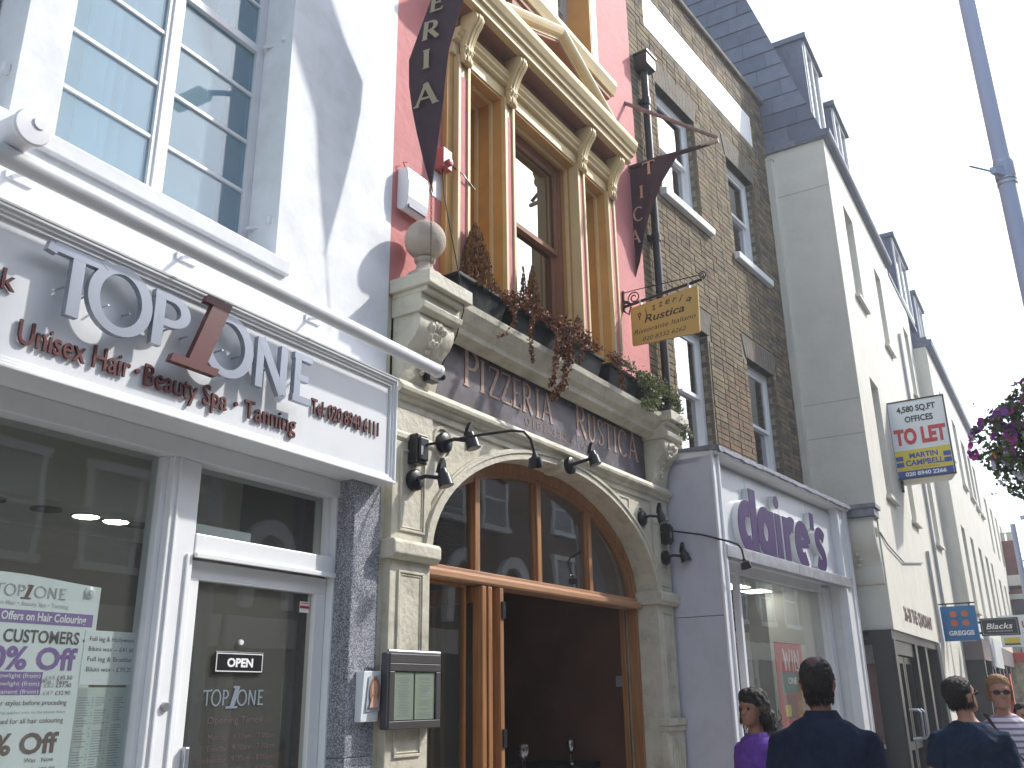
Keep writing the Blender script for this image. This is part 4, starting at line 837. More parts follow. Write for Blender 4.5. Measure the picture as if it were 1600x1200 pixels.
q = MB(); q.box(-.05, .03, -.28, -.03, 0, 2.27); q.box(-.04, .04, -.42, -.28, 2.2, 2.27); q.box(-.04, .04, -.42, -.28, .0, .95); q.build('corner_post', m_dkframe, cb, bevel=.004)
B(.0, .006, -.42, -.28, .95, 2.2).build('side_pane', m_glass, cb)
q = MB(); q.box(0.2, 4.0, -3, -2.9, 0, 2.3); q.box(.2, .9, -1.4, -.7, .7, .95); q.build('shop_interior', m_dark, cb)
q = MB(); text(q, '26-28 THE QUADRANT', 1.02, .004, 2.56, .19, 2.72, bold=.045); q.build('address_lettering', m_inkb, cb)
q = MB(); q.tube([(-.012, .25-.6, 5.2), (-.012, .0, 4.2)], .01, 5) if 0 else None
q = MB(); q.tube([(-.02, .006, 3.62), (.4, .02, 3.5), (1.6, .02, 3.40), (3.6, .02, 3.62)], .010, 6); q.build('cable', m_lead, cb)
q = MB(); q.tube([(-.06, -.62, 3.0), (-.07, -.68, 2.4), (-.07, -.78, 1.5), (-.07, -.9, .5)], .009, 6); q.build('cable', m_lead, cb)
# carved stone end bracket left from an older shopfront, against the side wall
q = MB(); q.box(-.34, .0, -.62, .02, 3.80, 3.90); q.box(-.36, .0, -.64, .05, 3.90, 3.96); q.build('bracket_ledge', m_lead, cb, bevel=.006)
pr_ = [(0, 2.95), (.03, 2.95), (.05, 3.0), (.06, 3.10), (.05, 3.18), (.09, 3.28), (.16, 3.36), (.24, 3.46), (.28, 3.58), (.28, 3.70), (.25, 3.80), (0, 3.80)]
q = MB(); n_ = len(pr_); v_ = [(-a, -.60, z_) for a, z_ in pr_]+[(-a, -.02, z_) for a, z_ in pr_]
q.add(v_, [tuple(range(n_)), tuple(range(2*n_-1, n_-1, -1))]+[(i, (i+1) % n_, n_+(i+1) % n_, n_+i) for i in range(n_)]); br_ = q.build('stone_bracket', m_crm3, cb, bevel=.006, smooth=True)
q = MB()
for j in range(8): q.lathe([(0, -.03), (.025, -.015), (.035, 0), (.025, .02), (0, .03)], (-.10-.02*j, -.30+.03*(j % 2), 3.2+.065*j), 8)
q.build('carving', m_crm3, br_, smooth=True)
q = MB()
for a in (0, 1): q.tube([(-.17-.08*math.cos(t*.55)*(1-t/22), -.015, 3.60+.08*math.sin(t*.55)*(1-t/22)) for t in range(0, 19)], .008, 5)
q.build('scroll', m_crm3, br_, smooth=True)
# eaves, gutter
def eaves(u0, u1, o, z):
    q = MB(); q.mould([(o-.4, z), (o+.03, z), (o+.09, z+.015), (o+.12, z+.05), (o+.125, z+.11), (o+.09, z+.12), (o-.4, z+.13)], u0, u1); return q.build('eaves_gutter', m_slateb[1], cb, smooth=False, bevel=.005)
eaves(-.06, 5.35, 0, 9.72)
# mansard gable: slates hung on the side facing the camera; front edge leans back
def edge_o(z): return .0-(z-9.88)*.31      # out position of the leaning front edge
q = MB(); q.prism([], 0, 0) if 0 else None
q.quad((0, .0, 9.86), (0, -3, 9.86), (0, -3, 13.6), (0, edge_o(13.6), 13.6)); q.quad((0, 0, 9.86), (5.35, 0, 9.86), (5.35, edge_o(13.6), 13.6), (0, edge_o(13.6), 13.6)); q.quad((5.35, .0, 9.86), (5.35, -3, 9.86), (5.35, -3, 13.6), (5.35, edge_o(13.6), 13.6)); q.quad((0, -3, 13.6), (5.35, -3, 13.6), (5.35, edge_o(13.6), 13.6), (0, edge_o(13.6), 13.6))
q.build('mansard_core', m_slateb[2], cb)
rs_ = random.Random(8)
SH, SW = .30, .52
for r_ in range(13):
    z0 = 9.80+r_*SH; zm = z0+SH/2; oe = edge_o(z0+.02)-.0; oo = oe+.0; first = True; off = (.5 if r_ % 2 else 1.0)*SW
    x = oe
    lim = -2.7
    while x > lim:
        wdt = off if first else SW; first = False; x2 = x-wdt+.006
        ztop = z0+SH+.02; xr = min(x, edge_o(ztop)) if x == oe else x
        q = MB(); th_ = .012+rs_.uniform(0, .004)
        # wedge-shaped slate, thicker at its bottom edge
        q.add([(-.006-th_-.014, x, z0), (-.006-th_-.014, x2, z0), (-.006-.008, x2, ztop), (-.006-.008, xr, ztop), (-.004, x, z0), (-.004, x2, z0), (-.002, x2, ztop), (-.002, xr, ztop)], [(0, 1, 2, 3), (7, 6, 5, 4), (0, 4, 5, 1), (1, 5, 6, 2), (2, 6, 7, 3), (3, 7, 4, 0)])
        q.build('slate', m_slateb[rs_.randrange(3)], cb); x -= wdt
q = MB(); q.quad((-.04, .0, 9.80), (-.04, -2.8, 9.80), (-.04, -2.8, 9.74), (-.04, .0, 9.74)); q.box(-.05, .0, -3, .0, 9.70, 9.80); q.build('lead_apron', m_lead, cb)
# dormers
def dormer(u0, u1, o, z0, z1, back):
    q = MB(); q.box(u0, u0+.07, o-back, o, z0, z1-.1); q.box(u1-.07, u1, o-back, o, z0, z1-.1); q.box(u0-.04, u1+.04, o-back, o+.08, z1-.1, z1); q.box(u0+.07, u1-.07, o-.08, o, z0, z0+.1); d = q.build('dormer', m_slateb[0], cb, bevel=.006)
    q = MB(); ring_frame(q, u0+.07, u1-.07, z0+.1, z1-.1, .07, o-.05, o+.02); q.box((u0+u1)/2-.03, (u0+u1)/2+.03, o-.05, o+.015, z0+.15, z1-.15); q.build('window_frame', m_wpaint, d)
    B(u0+.14, u1-.14, o-.02, o-.014, z0+.17, z1-.17).build('pane', m_old, d); B(u0+.07, u1-.07, o-back, o-.3, z0, z1-.1).build('room', m_dark, d)
dormer(.30, 1.45, -.16, 10.2, 11.95, 1.0); dormer(2.35, 3.55, -.16, 10.2, 11.90, 1.0)
q = MB(); q.mould([(0.0, 9.62), (.02, 9.62), (.02, 9.70), (-.6, 11.5), (-2, 11.5), (-2, 9.62)], 5.5, 9.2); q.build('second_mansard', m_slateb[0], cb)
dormer(7.25, 9.3, -.02, 9.75, 11.4, 1.2); dormer(10.4, 11.9, -.05, 9.6, 11.2, 1.2)
# second projecting bay
W2 = [(9.2, 9.75, 6.6, 8.15), (11.25, 12.1, 6.35, 8.0), (12.95, 13.9, 6.35, 7.85), (14.3, 15.1, 6.3, 7.75), (15.6, 16.3, 6.3, 7.7), (8.75, 9.5, 3.2, 5.0), (10.6, 11.3, 3.2, 5.0), (12.5, 13.3, 3.2, 5.0), (14.3, 15.1, 3.2, 5.0), (16.0, 16.6, 3.2, 5.0)]
q = MB(); wall(q, 7.85, 17.3, 2.55, 8.78, .26, .25, W2); q.box(7.85, 17.3, -6, -.4, 2.5, 8.78); q.build('wall', m_crm2, cb)
q = MB(); q.box(7.84, 8.0, -.4, .255, 2.55, 8.775); q.build('side_wall', m_crm2, cb)
for a, b, c, d in W2:
    q = MB(); ring_frame(q, a, b, c, d, .05, .06, .12); wn = q.build('window', m_slatefr, cb); B(a+.05, b-.05, .08, .087, c+.05, d-.05).build('pane', m_old, wn); B(a, b, -.35, .0, c, d).build('room', m_dark, wn)
    q = MB(); q.box(a-.05, b+.05, .2, .33, c-.06, c-.002); q.build('sill', m_crm2, cb)
q = MB(); q.mould([(-.2, 8.78), (.30, 8.78), (.38, 8.82), (.40, 8.93), (.1, 8.95), (-.2, 10.0), (-2, 10.0), (-2, 8.78)], 7.83, 17.3); q.build('third_mansard', m_slateb[1], cb)
for u in (9.4, 11.6, 13.6, 15.4):
    dormer(u, u+.9, .10, 8.95, 9.55, .5)
q = MB(); wall(q, 17.3, 27, 2.6, 8.1, .24, .3, [(18.5, 19.3, 5.6, 7.3), (20.5, 21.3, 5.6, 7.3), (22.5, 23.3, 5.6, 7.3), (24.5, 25.3, 5.6, 7.3), (18.5, 19.3, 3.2, 4.8), (20.5, 21.3, 3.2, 4.8), (22.5, 23.3, 3.2, 4.8)]); q.box(17.3, 27, -5, -.5, 2.6, 8.1); q.build('wall', m_crm2, cb)
# shops further along
sh = thing('far_shopfronts', 'row of dark far shopfronts with hanging signs below the cream upper floors', 'shopfronts', CR, 7.85, 0, 0)
for a, b in ((7.85, 9.6), (12.6, 17)): B(a, b, -.4, .35, 2.2, 2.6).build('fascia', mat('taupe_fascia', (.16, .13, .13), .6), sh)
q = MB(); q.box(9.6, 12.6, -.4, .36, 2.1, 2.72); q.build('grey_fascia', mat('pale_grey_fascia', (.45, .48, .5), .5), sh)
for u in (8.0, 9.5, 10.2, 11.4, 12.5, 13.6, 15, 16.9, 18.5): B(u, u+.14, -.3, .33, 0, 2.2).build('mullion', m_dkframe, sh)
q = MB(); q.box(7.9, 27, -.35, -.1, 0, 2.3); q.build('glazing', m_old, sh); q = MB(); q.box(7.9, 27, -1.5, -.36, 0, 2.6); q.build('dark_shop_room', m_dark, sh)
q = MB(); q.box(9.62, 9.9, .05, .36, 2.05, 2.55); q.build('blue_logo_panel', m_blue2, sh)
q = MB(); q.box(13.2, 13.6, .0, .4, .3, 2.0); q.build('red_panel', m_red, sh)

# ================================================================== FAR RED BRICK BUILDING closing the street
m_redb = mat('red_brick_far', (.20, .065, .05), .9, var=.25, vs=5)
fbd = thing('far_red_building', 'distant red brick building with white bands and a chimney closing the street', 'building', WD, 37, 0, 0)
q = MB(); q.box(36, 60, -8, 2.2, 3.2, 4.9); q.box(36, 60, -8, 1.0, 0, 3.2); q.build('wall', m_redb, fbd)
q = MB(); q.box(35.9, 36.6, -.3, .25, 3.2, 4.8); q.box(35.88, 60, -8, 2.3, 4.55, 4.72); q.box(35.86, 60, -8, 2.35, 5.0, 5.35); q.box(35.88, 60, -8, 2.3, 3.45, 3.6); q.build('stone_band', m_crm2, fbd)
q = MB(); q.box(36.2, 60, -8, 2.1, 5.35, 5.6); q.mould([(-3, 5.35), (.25, 5.35), (-.4, 6.0), (-3, 6.0)], 36.2, 44); q.build('roof', mat('red_tile', (.17, .06, .045), .9), fbd)
q = MB(); q.box(36.5, 37.3, .0, .75, 5.6, 6.6); q.box(36.45, 37.35, -.05, .8, 6.45, 6.6); ch = q.build('chimney', m_redb, fbd)
for i in range(3): q = MB(); q.lathe([(.1, 0), (.11, .05), (.09, .3), (.12, .32), (.12, .36), (0, .36)], (36.9, .15+i*.24, 6.6), 8); q.build('chimney_pot', m_crm2, ch)
q = MB(); q.box(35.9, 36.0, .45, .9, 3.65, 4.5); q.box(35.9, 36.0, 1.2, 1.7, 3.65, 4.5); q.build('window', m_dark, fbd)
mq = thing('white_marquee', 'distant white tented canopy below the red brick building', 'canopy', WD, 33, 0, 2)
q = MB(); q.mould([(-.8, 2.9), (.9, 2.9), (.9, 3.1), (.0, 3.9), (-.8, 3.9)], 32, 35); q.build('canopy', m_white, mq); q = MB(); q.box(32.1, 32.2, .8, .88, 0, 2.9); q.box(32.1, 32.2, -.7, -.62, 0, 2.9); q.build('post', m_steel, mq)
fs = thing('far_red_shop', 'distant shopfront with a red sign and yellow lit window', 'shopfront', WD, 30, 0, 1)
q = MB(); q.box(29.5, 30, -.4, 1.2, 2.35, 2.6); q.build('sign', m_red, fs); q = MB(); q.box(29.6, 30, -.4, 1.2, 0, 2.35); q.build('front', mat('pale_yellow_front', (.45, .42, .25), .7, var=.5, vs=6), fs)
q = MB(); text(q, 'CENTRE', 29, 0, 0, .1)

# ================================================================== OTHER SIDE OF THE STREET (seen as reflections)
m_opp = mat('brown_brick_opposite', (.11, .07, .05), .9, var=.3, vs=8, bump=.3)
for i, (x0, x1, hh, cm) in enumerate([(-14, -3, 9.2, m_opp), (-3, 5.5, 8.4, m_opp), (5.5, 14, 9.6, m_opp), (14, 24, 8.8, m_opp), (24, 40, 9.2, m_opp), (40, 60, 8.5, m_opp)]):
    t = thing('opposite_building', ['brown brick building across the street at the left end', 'brown brick building across the street with a lower parapet, facing the salon', 'taller brown brick building across the street, facing the pizzeria', 'brown brick building across the street with white arched ground floor windows', 'brown brick building across the street beyond the cream one', 'farthest brown brick building across the street'][i], 'building', WD, x0, 10.7, 0)
    q = MB(); q.box(x0, x1, 10.7, 19, 3.2, hh); q.box(x0, x1, 11.0, 19, 0, 3.2); q.box(x0-.02, x1-.02, 10.62, 10.9, hh-.15, hh+.05); q.build('wall', cm, t)
    q = MB(); q.box(x0+.1, x1-.1, 10.6, 10.7, 2.7, 3.3)
    u = x0+.2
    while u < x1-.3: q.box(u, u+.25, 10.65, 11, 0, 2.7); u += 2.0
    q.build('shop_surround', m_crm2, t)
    q = MB(); q.box(x0+.1, x1-.1, 10.85, 10.99, 0, 2.7); q.build('shop_glazing', m_dark, t)
    u = x0+.9
    while u < x1-1.2:
        for z_, zh in ((4.0, 1.7), (6.6, 1.5)) if i != 3 else ((6.3, 1.6),):
            q = MB(); ring_frame(q, u, u+1, z_, z_+zh, .12, 10.6, 10.72) if 0 else None
            q.box(u-.1, u, 10.62, 10.7, z_-.05, z_+zh+.1); q.box(u+1, u+1.1, 10.62, 10.7, z_-.05, z_+zh+.1); q.box(u-.15, u+1.15, 10.58, 10.7, z_+zh, z_+zh+.16); q.box(u-.15, u+1.15, 10.55, 10.7, z_-.14, z_); q.box(u+.0, u+1, 10.64, 10.69, z_+zh/2-.03, z_+zh/2+.03)
            wn = q.build('window', m_wpaint, t); B(u, u+1, 10.66, 10.695, z_, z_+zh).build('pane', mat('dull_pane', (.16, .19, .22), .2) if 'opp_p' not in globals() else opp_p, wn)
            opp_p = bpy.data.materials.get('dull_pane')
        u += 2.05
for x0 in (14.6, 17.0, 19.4, 21.8):
    q = MB(); q.rings([[(x0+.6+r_*math.cos(t), o_, 4.6+r_*1.1*math.sin(t)) for r_, o_ in ((.5, 10.7), (.5, 10.55), (.8, 10.55), (.8, 10.7))] for t in [math.pi*i/16 for i in range(17)]])
    q.box(x0-.2, x0+.1, 10.55, 10.7, 3.5, 4.6); q.box(x0+1.1, x0+1.4, 10.55, 10.7, 3.5, 4.6); q.build('white_arch', m_wpaint, t)
# opposite fronts face +Y, i.e. their street side is the low-o side
for t_, du_ in ((ps, .07), (sc1, .07), (nt_, .055), (pl_, .055)): t_.location += Vector((math.cos(SA.a), math.sin(SA.a), 0))*du_
# ================================================================== BANNERS AND HANGING SIGNS
def cloth(outline_l, outline_r, fold=.03, n=9, amp=.0, off=0.0, th=.003):
    """sheet between two edges given at the same heights: list of (u,z)"""
    rs = []
    for i in range(n):
        t = i/(n-1); ring = []
        for (ul, zl), (ur, zr) in zip(outline_l, outline_r):
            u, z = ul+(ur-ul)*t, zl+(zr-zl)*t; ring.append((u, off+fold*math.sin(t*math.pi*1.0+z*.7)+amp*math.sin(t*9+z*3), z))
        rs.append(ring)
    vs = [p for r in rs for p in r]; m_ = len(outline_l); k = len(vs); vs += [(a, b-th, c) for a, b, c in vs]; fs = []
    for i in range(n-1):
        for j in range(m_-1):
            a = i*m_+j; fs += [(a, a+1, a+m_+1, a+m_), (k+a, k+a+m_, k+a+m_+1, k+a+1)]
    for i in range(n-1): fs += [(i*m_, (i+1)*m_, k+(i+1)*m_, k+i*m_)]
    for j in range(m_-1): fs += [(j, k+j, k+j+1, j+1), ((n-1)*m_+j, (n-1)*m_+j+1, k+(n-1)*m_+j+1, k+(n-1)*m_+j)]
    q = MB(); q.add(vs, fs); return q
BN = Frame(4.1, -.4, -80)
bn = thing('banner', 'large plum banner with pale letters ERIA, hanging left of the ochre window surround', 'banner', BN, 0, 0, 4.8, group='plum restaurant banners')
L_ = [(-.006, 4.80), (-.066, 5.02), (-.123, 5.25), (-.165, 5.45), (-.197, 5.66), (-.204, 5.88), (-.12, 6.12), (-.04, 6.34), (.10, 6.8), (.2, 7.2)]
R_ = [(.004, 4.80), (.03, 5.0), (.062, 5.25), (.085, 5.45), (.10, 5.65), (.125, 5.86), (.18, 6.05), (.235, 6.24), (.36, 6.7), (.48, 7.1)]
cloth(L_, R_, .012).build('cloth', m_banner, bn, smooth=True)
for c, u, z, hh, ww in (('E', -.045, 6.21, .14, .12), ('R', -.105, 5.985, .15, .15), ('I', -.10, 5.745, .155, .10), ('A', -.145, 5.44, .18, .20), ('Z', .03, 6.42, .14, .14), ('Z', .10, 6.64, .14, .14)):
    q = MB(); penletter(q, c, u, .016, z, hh, ww, depth=.001, thick=.10, thin=.045, shear=.08 if c in 'ER' else 0); q.build('letter', m_khaki, bn)
q = MB(); q.tube([(.42, .0, 7.3), (.1, .0, 7.36)], .02, 8); q.build('spar', m_terra, bn)
ch = thing('chain', 'thin rusty chain from the tip of the large banner down to the stone ball', 'chain', BN, 0, 0, 4.4)
p0 = Vector((0, .0, 4.80)); p1 = Vector((-.02, -.05, 4.25)); q = MB(); nl = 26
for i in range(nl):
    a = p0.lerp(p1, i/nl); b = p0.lerp(p1, (i+1.15)/nl); dx = Vector((.005, 0, 0)) if i % 2 else Vector((0, .005, 0))
    q.tube([a+dx, b+dx], .0022, 4); q.tube([a-dx, b-dx], .0022, 4)
q.tube([(0, 0, 4.83), (-.012, 0, 4.77), (0, 0, 4.75), (.012, 0, 4.77), (0, 0, 4.83)], .003, 5); q.build('links', mat('rusty_iron', (.12, .06, .045), .7), ch)

FL = Frame(8.08, 0, -90)
fl2 = thing('banner', 'small plum triangular banner with letters TICA, hanging beside the drainpipe', 'banner', FL, 0, 0, 5.8, group='plum restaurant banners')
L_ = [(-.035, 5.78), (-.025, 6.0), (-.015, 6.3), (-.005, 6.6), (0, 6.9), (.0, 7.165)]
R_ = [(-.015, 5.78), (.07, 5.98), (.13, 6.25), (.20, 6.48), (.38, 6.85), (.60, 7.13)]
cloth(L_, R_, .02, amp=.012).build('cloth', m_banner, fl2, smooth=True)
for c, u, z, hh, ww in (('T', .17, 7.0, .16, .155), ('I', .10, 6.74, .15, .085), ('C', .025, 6.48, .16, .12), ('A', -.02, 6.22, .16, .12)):
    q = MB(); penletter(q, c, u, .036, z-.02, hh, ww, depth=.001, thick=.08, thin=.04); q.build('letter', m_gilt, fl2)
m_pole = mat('weathered_pole', (.20, .15, .14), .6, var=.2, vs=20)
fp = thing('flag_pole', 'brown flag poles meeting in a point above the small plum banner', 'flag pole', FL, 0, 0, 7.2)
q = MB(); q.tube([(.0, .0, 7.165), (.35, .0, 7.15), (.85, .0, 7.12), (1.0, .0, 7.12)], [.022, .03, .022, .02], 10); q.build('lower_spar', m_banner, fp, smooth=True)
q = MB(); q.tube([(-.02, 0, 8.03), (.5, 0, 7.60), (1.02, 0, 7.165)], .022, 10); q.build('upper_strut', m_pole, fp, smooth=True)
q = MB(); q.tube([(.85, 0, 7.13), (1.04, 0, 7.12)], .026, 10); q.build('pole_end', mat('bleached_pole', (.40, .34, .27), .7), fp, smooth=True)
q = MB(); q.box(-.03, -.01, -.05, .05, 7.92, 8.13); q.box(-.03, .01, -.03, .03, 7.10, 7.22); q.build('wall_plate', m_terra, fp, bevel=.004)
SG = Frame(7.72, -.06, -90)
hg = thing('hanging_sign', 'mustard hanging sign for the pizzeria on a black scrolled iron bracket', 'hanging sign', SG, 0, 0, 5.4)
q = MB(); q.prism([(.06, 4.90), (.05, 4.92), (.05, 5.27), (.06, 5.29), (.755, 5.355), (.765, 5.34), (.765, 4.90), (.75, 4.89)], -.012, .012) if 0 else q.prism([(.035, 4.90), (.025, 4.91), (.025, 5.30), (.035, 5.31), (.74, 5.37), (.75, 5.36), (.735, 4.90), (.725, 4.885)], -.012, .012); q.build('board', m_signy, hg, bevel=.003)
q = MB()
for k, c in enumerate('Pizzeria'):
    t = -1+2*k/7; text(q, c, .39+t*.25-.02, .013, 5.25-.055*t*t+.04*t, .075, .05 if c != 'i' else None, rot=-t*.42+.08, shear=.3, bold=.01)
q.build('arched_lettering', m_ink, hg)
for s_, u, z, hh, wd, b_ in (('Rustica', .17, 5.115, .082, .43, .015), ('Ristorante Italiano', .05, 5.01, .052, .66, 0), ('020 8332 6262', .14, 4.925, .045, .46, 0)):
    q = MB(); text(q, s_, u, .013, z, hh, wd, shear=.3, bold=b_, rot=.05 if hh > .05 else .03); q.build('lettering', m_ink, hg)
q = MB(); q.tube([(-.05, 0, 5.345), (.80, 0, 5.425)], .016, 8); q.tube([(-.04, 0, 5.50), (.10, 0, 5.50), (.80, 0, 5.475)], .005, 6)
sp = lambda cx, cz, r0, t0, t1, s_=1: [(cx+s_*r0*(1-.75*(i/28))*math.cos(R(t0+(t1-t0)*i/28)), 0, cz+r0*(1-.75*(i/28))*math.sin(R(t0+(t1-t0)*i/28))) for i in range(29)]
q.tube(sp(.07, 5.42, .075, 270, -350), .007, 6); q.tube(sp(.80, 5.47, .045, 270, -300, -1), .006, 6); q.tube([(-.05, 0, 5.30), (-.05, 0, 5.52)], .014, 6); q.tube([(-.05, 0, 5.30), (.0, .0, 5.25), (.03, 0, 5.33)], .01, 6); q.tube([(-.05, 0, 5.40), (.01, 0, 5.38)], .018, 6); q.build('bracket', m_black, hg, smooth=True)
q = MB()
for u, z in ((.14, 5.345), (.66, 5.395)): q.box(u-.008, u+.008, -.02, .02, z-.03, z+.03)
q.build('hanger', m_steel, hg)
TL = Frame(15.2, -1.03, -90)
tl = thing('to_let_board', 'white TO LET estate agent board with yellow and blue bands, fixed to the cream building', 'estate agent board', TL, 0, 0, 5.4)
q = MB(); q.box(0, .85, -.02, .0, 4.80, 6.06); q.build('board', m_poster, tl)
q = MB(); ring_frame(q, -.012, .862, 4.788, 6.072, .022, -.03, .012); q.build('border', m_black, tl)
q = MB(); q.quad((0, -.02, 4.82), (.85, -.02, 4.82), (.7, -.55, 4.83), (0, -.55, 4.83)); q.quad((0, -.02, 4.79), (.85, -.02, 4.79), (.7, -.55, 4.80), (0, -.55, 4.80)); q.quad((.85, -.02, 4.8), (.85, -.02, 6.06), (.7, -.55, 6.06), (.7, -.55, 4.8)); q.build('rear_board', m_crm2, tl)
q = MB(); q.box(.02, .83, .0, .003, 4.92, 5.25); q.build('yellow_band', m_yel, tl)
q = MB(); q.box(.02, .83, .0, .004, 4.81, 4.92); 
for a, b in ((.02, .13), (.72, .83)): q.box(a, b, .003, .005, 5.085, 5.16); q.box(a, b, .003, .005, 4.985, 5.06)
q.build('blue_band', m_blue, tl)
for s_, u, z, hh, wd, m_, bo in (('4,580 SQ.FT', .14, 5.87, .10, .58, m_ink, .03), ('OFFICES', .24, 5.70, .10, .42, m_ink, .03), ('TO LET', .045, 5.35, .25, .77, m_red, .05), ('MARTIN', .225, 5.115, .085, .42, m_blue, .035), ('CAMPBELL', .155, 4.995, .09, .56, m_blue, .035), ('AND COMPANY', .24, 4.945, .02, .40, m_inkb, 0), ('020 8940 2266', .13, 4.835, .062, .60, m_white, .035)):
    q = MB(); text(q, s_, u, .0052, z, hh, wd, bold=bo); q.build('lettering', m_, tl)
q = MB(); q.box(.03, .07, -.08, -.02, 4.60, 6.0); q.build('post', m_black, tl)
GG = Frame(17.7, -.95, -90)
gs = thing('projecting_sign', 'square blue projecting sign with four orange squares above white lettering', 'projecting sign', GG, 0, 0, 2.8)
q = MB(); q.box(.0, .555, -.06, .0, 2.43, 3.01); q.build('panel', m_blue2, gs, bevel=.006)
for a, b in ((.145, 2.68), (.145, 2.83), (.325, 2.68), (.325, 2.83)):
    n_ = 20; q = MB(); q.prism([(a+.05+.052*(abs(math.cos(t))**.6)*(1 if math.cos(t) > 0 else -1), b+.045+.05*(abs(math.sin(t))**.6)*(1 if math.sin(t) > 0 else -1)) for t in [i*2*math.pi/n_+.01 for i in range(n_)]], .0, .004); q.build('orange_square', m_orange, gs)
q = MB(); text(q, 'GREGGS', .085, .003, 2.525, .075, .40, bold=.04); q.build('lettering', m_white, gs)
q = MB(); q.tube([(-.06, -.03, 3.055), (.56, -.03, 3.055)], .012, 8); q.tube([(.1, -.03, 3.0), (.1, -.03, 3.06)], .008, 6); q.tube([(.46, -.03, 3.0), (.46, -.03, 3.06)], .008, 6); q.build('bracket', m_black, gs)
BK = Frame(20.3, -1.22, -90)
bs_ = thing('projecting_sign', 'black oblong projecting sign with white italic lettering', 'projecting sign', BK, 0, 0, 2.8)
q = MB(); q.box(-.0, .67, -.08, .0, 2.62, 2.95); q.build('panel', m_black, bs_, bevel=.012)
q = MB(); ring_frame(q, .03, .64, 2.645, 2.925, .005, .0, .003); q.build('rim', m_steel, bs_)
q = MB(); text(q, 'Blacks', .10, .002, 2.745, .11, .46, shear=.25, bold=.01); text(q, 'THE OUTDOOR EXPERTS', .11, .002, 2.69, .022, .44); q.build('lettering', m_white, bs_)
q = MB(); q.box(-.1, 0, -.06, -.02, 2.66, 2.70); q.box(-.1, 0, -.06, -.02, 2.86, 2.90); q.build('bracket', m_black, bs_)
T2 = Frame(23.5, -1.30, -90)
t2 = thing('second_to_let_board', 'farther pale estate agent board with a yellow strip, behind the black projecting sign', 'estate agent board', T2, 0, 0, 2.9)
q = MB(); q.box(-.1, .75, -.03, .0, 2.52, 3.2); q.build('board', m_poster, t2)
q = MB(); q.box(-.04, .27, .0, .004, 2.60, 2.72); q.build('yellow_strip', m_yel, t2); q = MB(); q.box(-.04, .27, .0, .004, 2.565, 2.60); q.build('blue_strip', m_ink, t2)
q = MB(); text(q, 'TO LET', .05, .004, 2.93, .14, .6, bold=.03); q.build('lettering', m_red, t2); q = MB(); text(q, '1,100 sq ft - 2,050', -.06, .004, 2.80, .055, .68); q.build('size_lettering', m_blue2, t2)

# ================================================================== FITTINGS ON THE PIZZERIA FRONT
def finial(u, label, c):
    t = thing('ball_finial', label, 'finial', PZ, u, .17, 4.26, group='stone ball finials on the pizzeria cornice'); m_st = m_cream
    prof = [(.13, .0), (.135, .02), (.12, .045), (.085, .065), (.06, .10), (.052, .135), (.07, .15), (.074, .165), (.055, .178)]
    q = MB(); q.lathe([(0, 0)]+prof+[(0, .18)], (u, .17, 4.26), 28); q.build('foot', m_stone, t, smooth=True)
    q = MB(); q.lathe([(.142*math.sin(i*math.pi/18), .315-.142*math.cos(i*math.pi/18)) for i in range(19)], (u, .17, 4.26), 32); q.build('ball', m_stone, t, smooth=True)
m_stone = mat('weathered_stone', (.42, .36, .30), .85, var=.15, vs=12, bump=.3, bs=60)
finial(.07, 'stone ball finial on the left end of the pizzeria cornice', 0)
al = thing('alarm_box', 'white wall alarm box above the stone ball on the pink wall', 'alarm box', PZ, .06, 0, 4.9)
q = MB(); q.mould([(.0, 4.83), (.05, 4.80), (.085, 4.83), (.10, 4.90), (.105, 5.02), (.09, 5.13), (.0, 5.14)], -.045, .185); q.build('case', m_wpaint, al, bevel=.008)
q = MB(); q.box(-.02, .165, .08, .097, 4.825, 4.85); q.build('strobe_lens', mat('blue_grey_lens', (.12, .13, .22), .3), al)
q = MB(); q.tube([(.02, .03, 5.15), (-.02, .03, 5.2), (.02, .03, 5.22)], .005, 5); q.build('fixing_wire', m_terra, al)
sr_ = thing('siren_box', 'small pink painted siren box at the edge of the window surround', 'siren', PZ, .43, 0, 5.4)
q = MB(); q.box(.36, .47, .0, .09, 5.35, 5.52); q.lathe([(0, 0), (.03, 0), (.03, .03), (0, .035)], (.42, .09, 5.40), 10, 'o'); q.build('case', mat('pink_gloss', (.50, .13, .12), .35), sr_, bevel=.006)
nn = thing('paper_notice', 'small white paper notice on the pink wall behind the banner tip', 'notice', PZ, .40, 0, 5.2); q = MB(); q.box(.33, .455, .0, .005, 5.12, 5.34); q.build('sheet', m_white, nn)
cbb = thing('black_cable', 'loose black cable hanging across the pizzeria cornice and sign', 'cable', PZ, .4, 0, 4.2)
q = MB(); q.tube([(.40, .05, 5.40), (.36, .10, 5.1), (.33, .20, 4.7), (.33, .28, 4.32), (.34, .30, 4.12), (.36, .22, 3.95), (.33, .12, 3.75), (.24, .11, 3.62)], .0045, 6); q.tube([(.47, .04, 5.45), (.58, .11, 5.38), (.62, .11, 5.36), (.75, .1, 5.33)], .006, 5); q.build('cable', m_black, cbb, smooth=True)
rh = thing('rail_end_floodlight', 'small black floodlight behind the end of the white rail light', 'light', PZ, .2, .1, 3.6)
q = MB(); q.box(.16, .26, .10, .16, 3.60, 3.68); q.tube([(.2, .13, 3.64), (.3, .16, 3.66)], .03, 10); q.build('lamp', m_black, rh, bevel=.004)
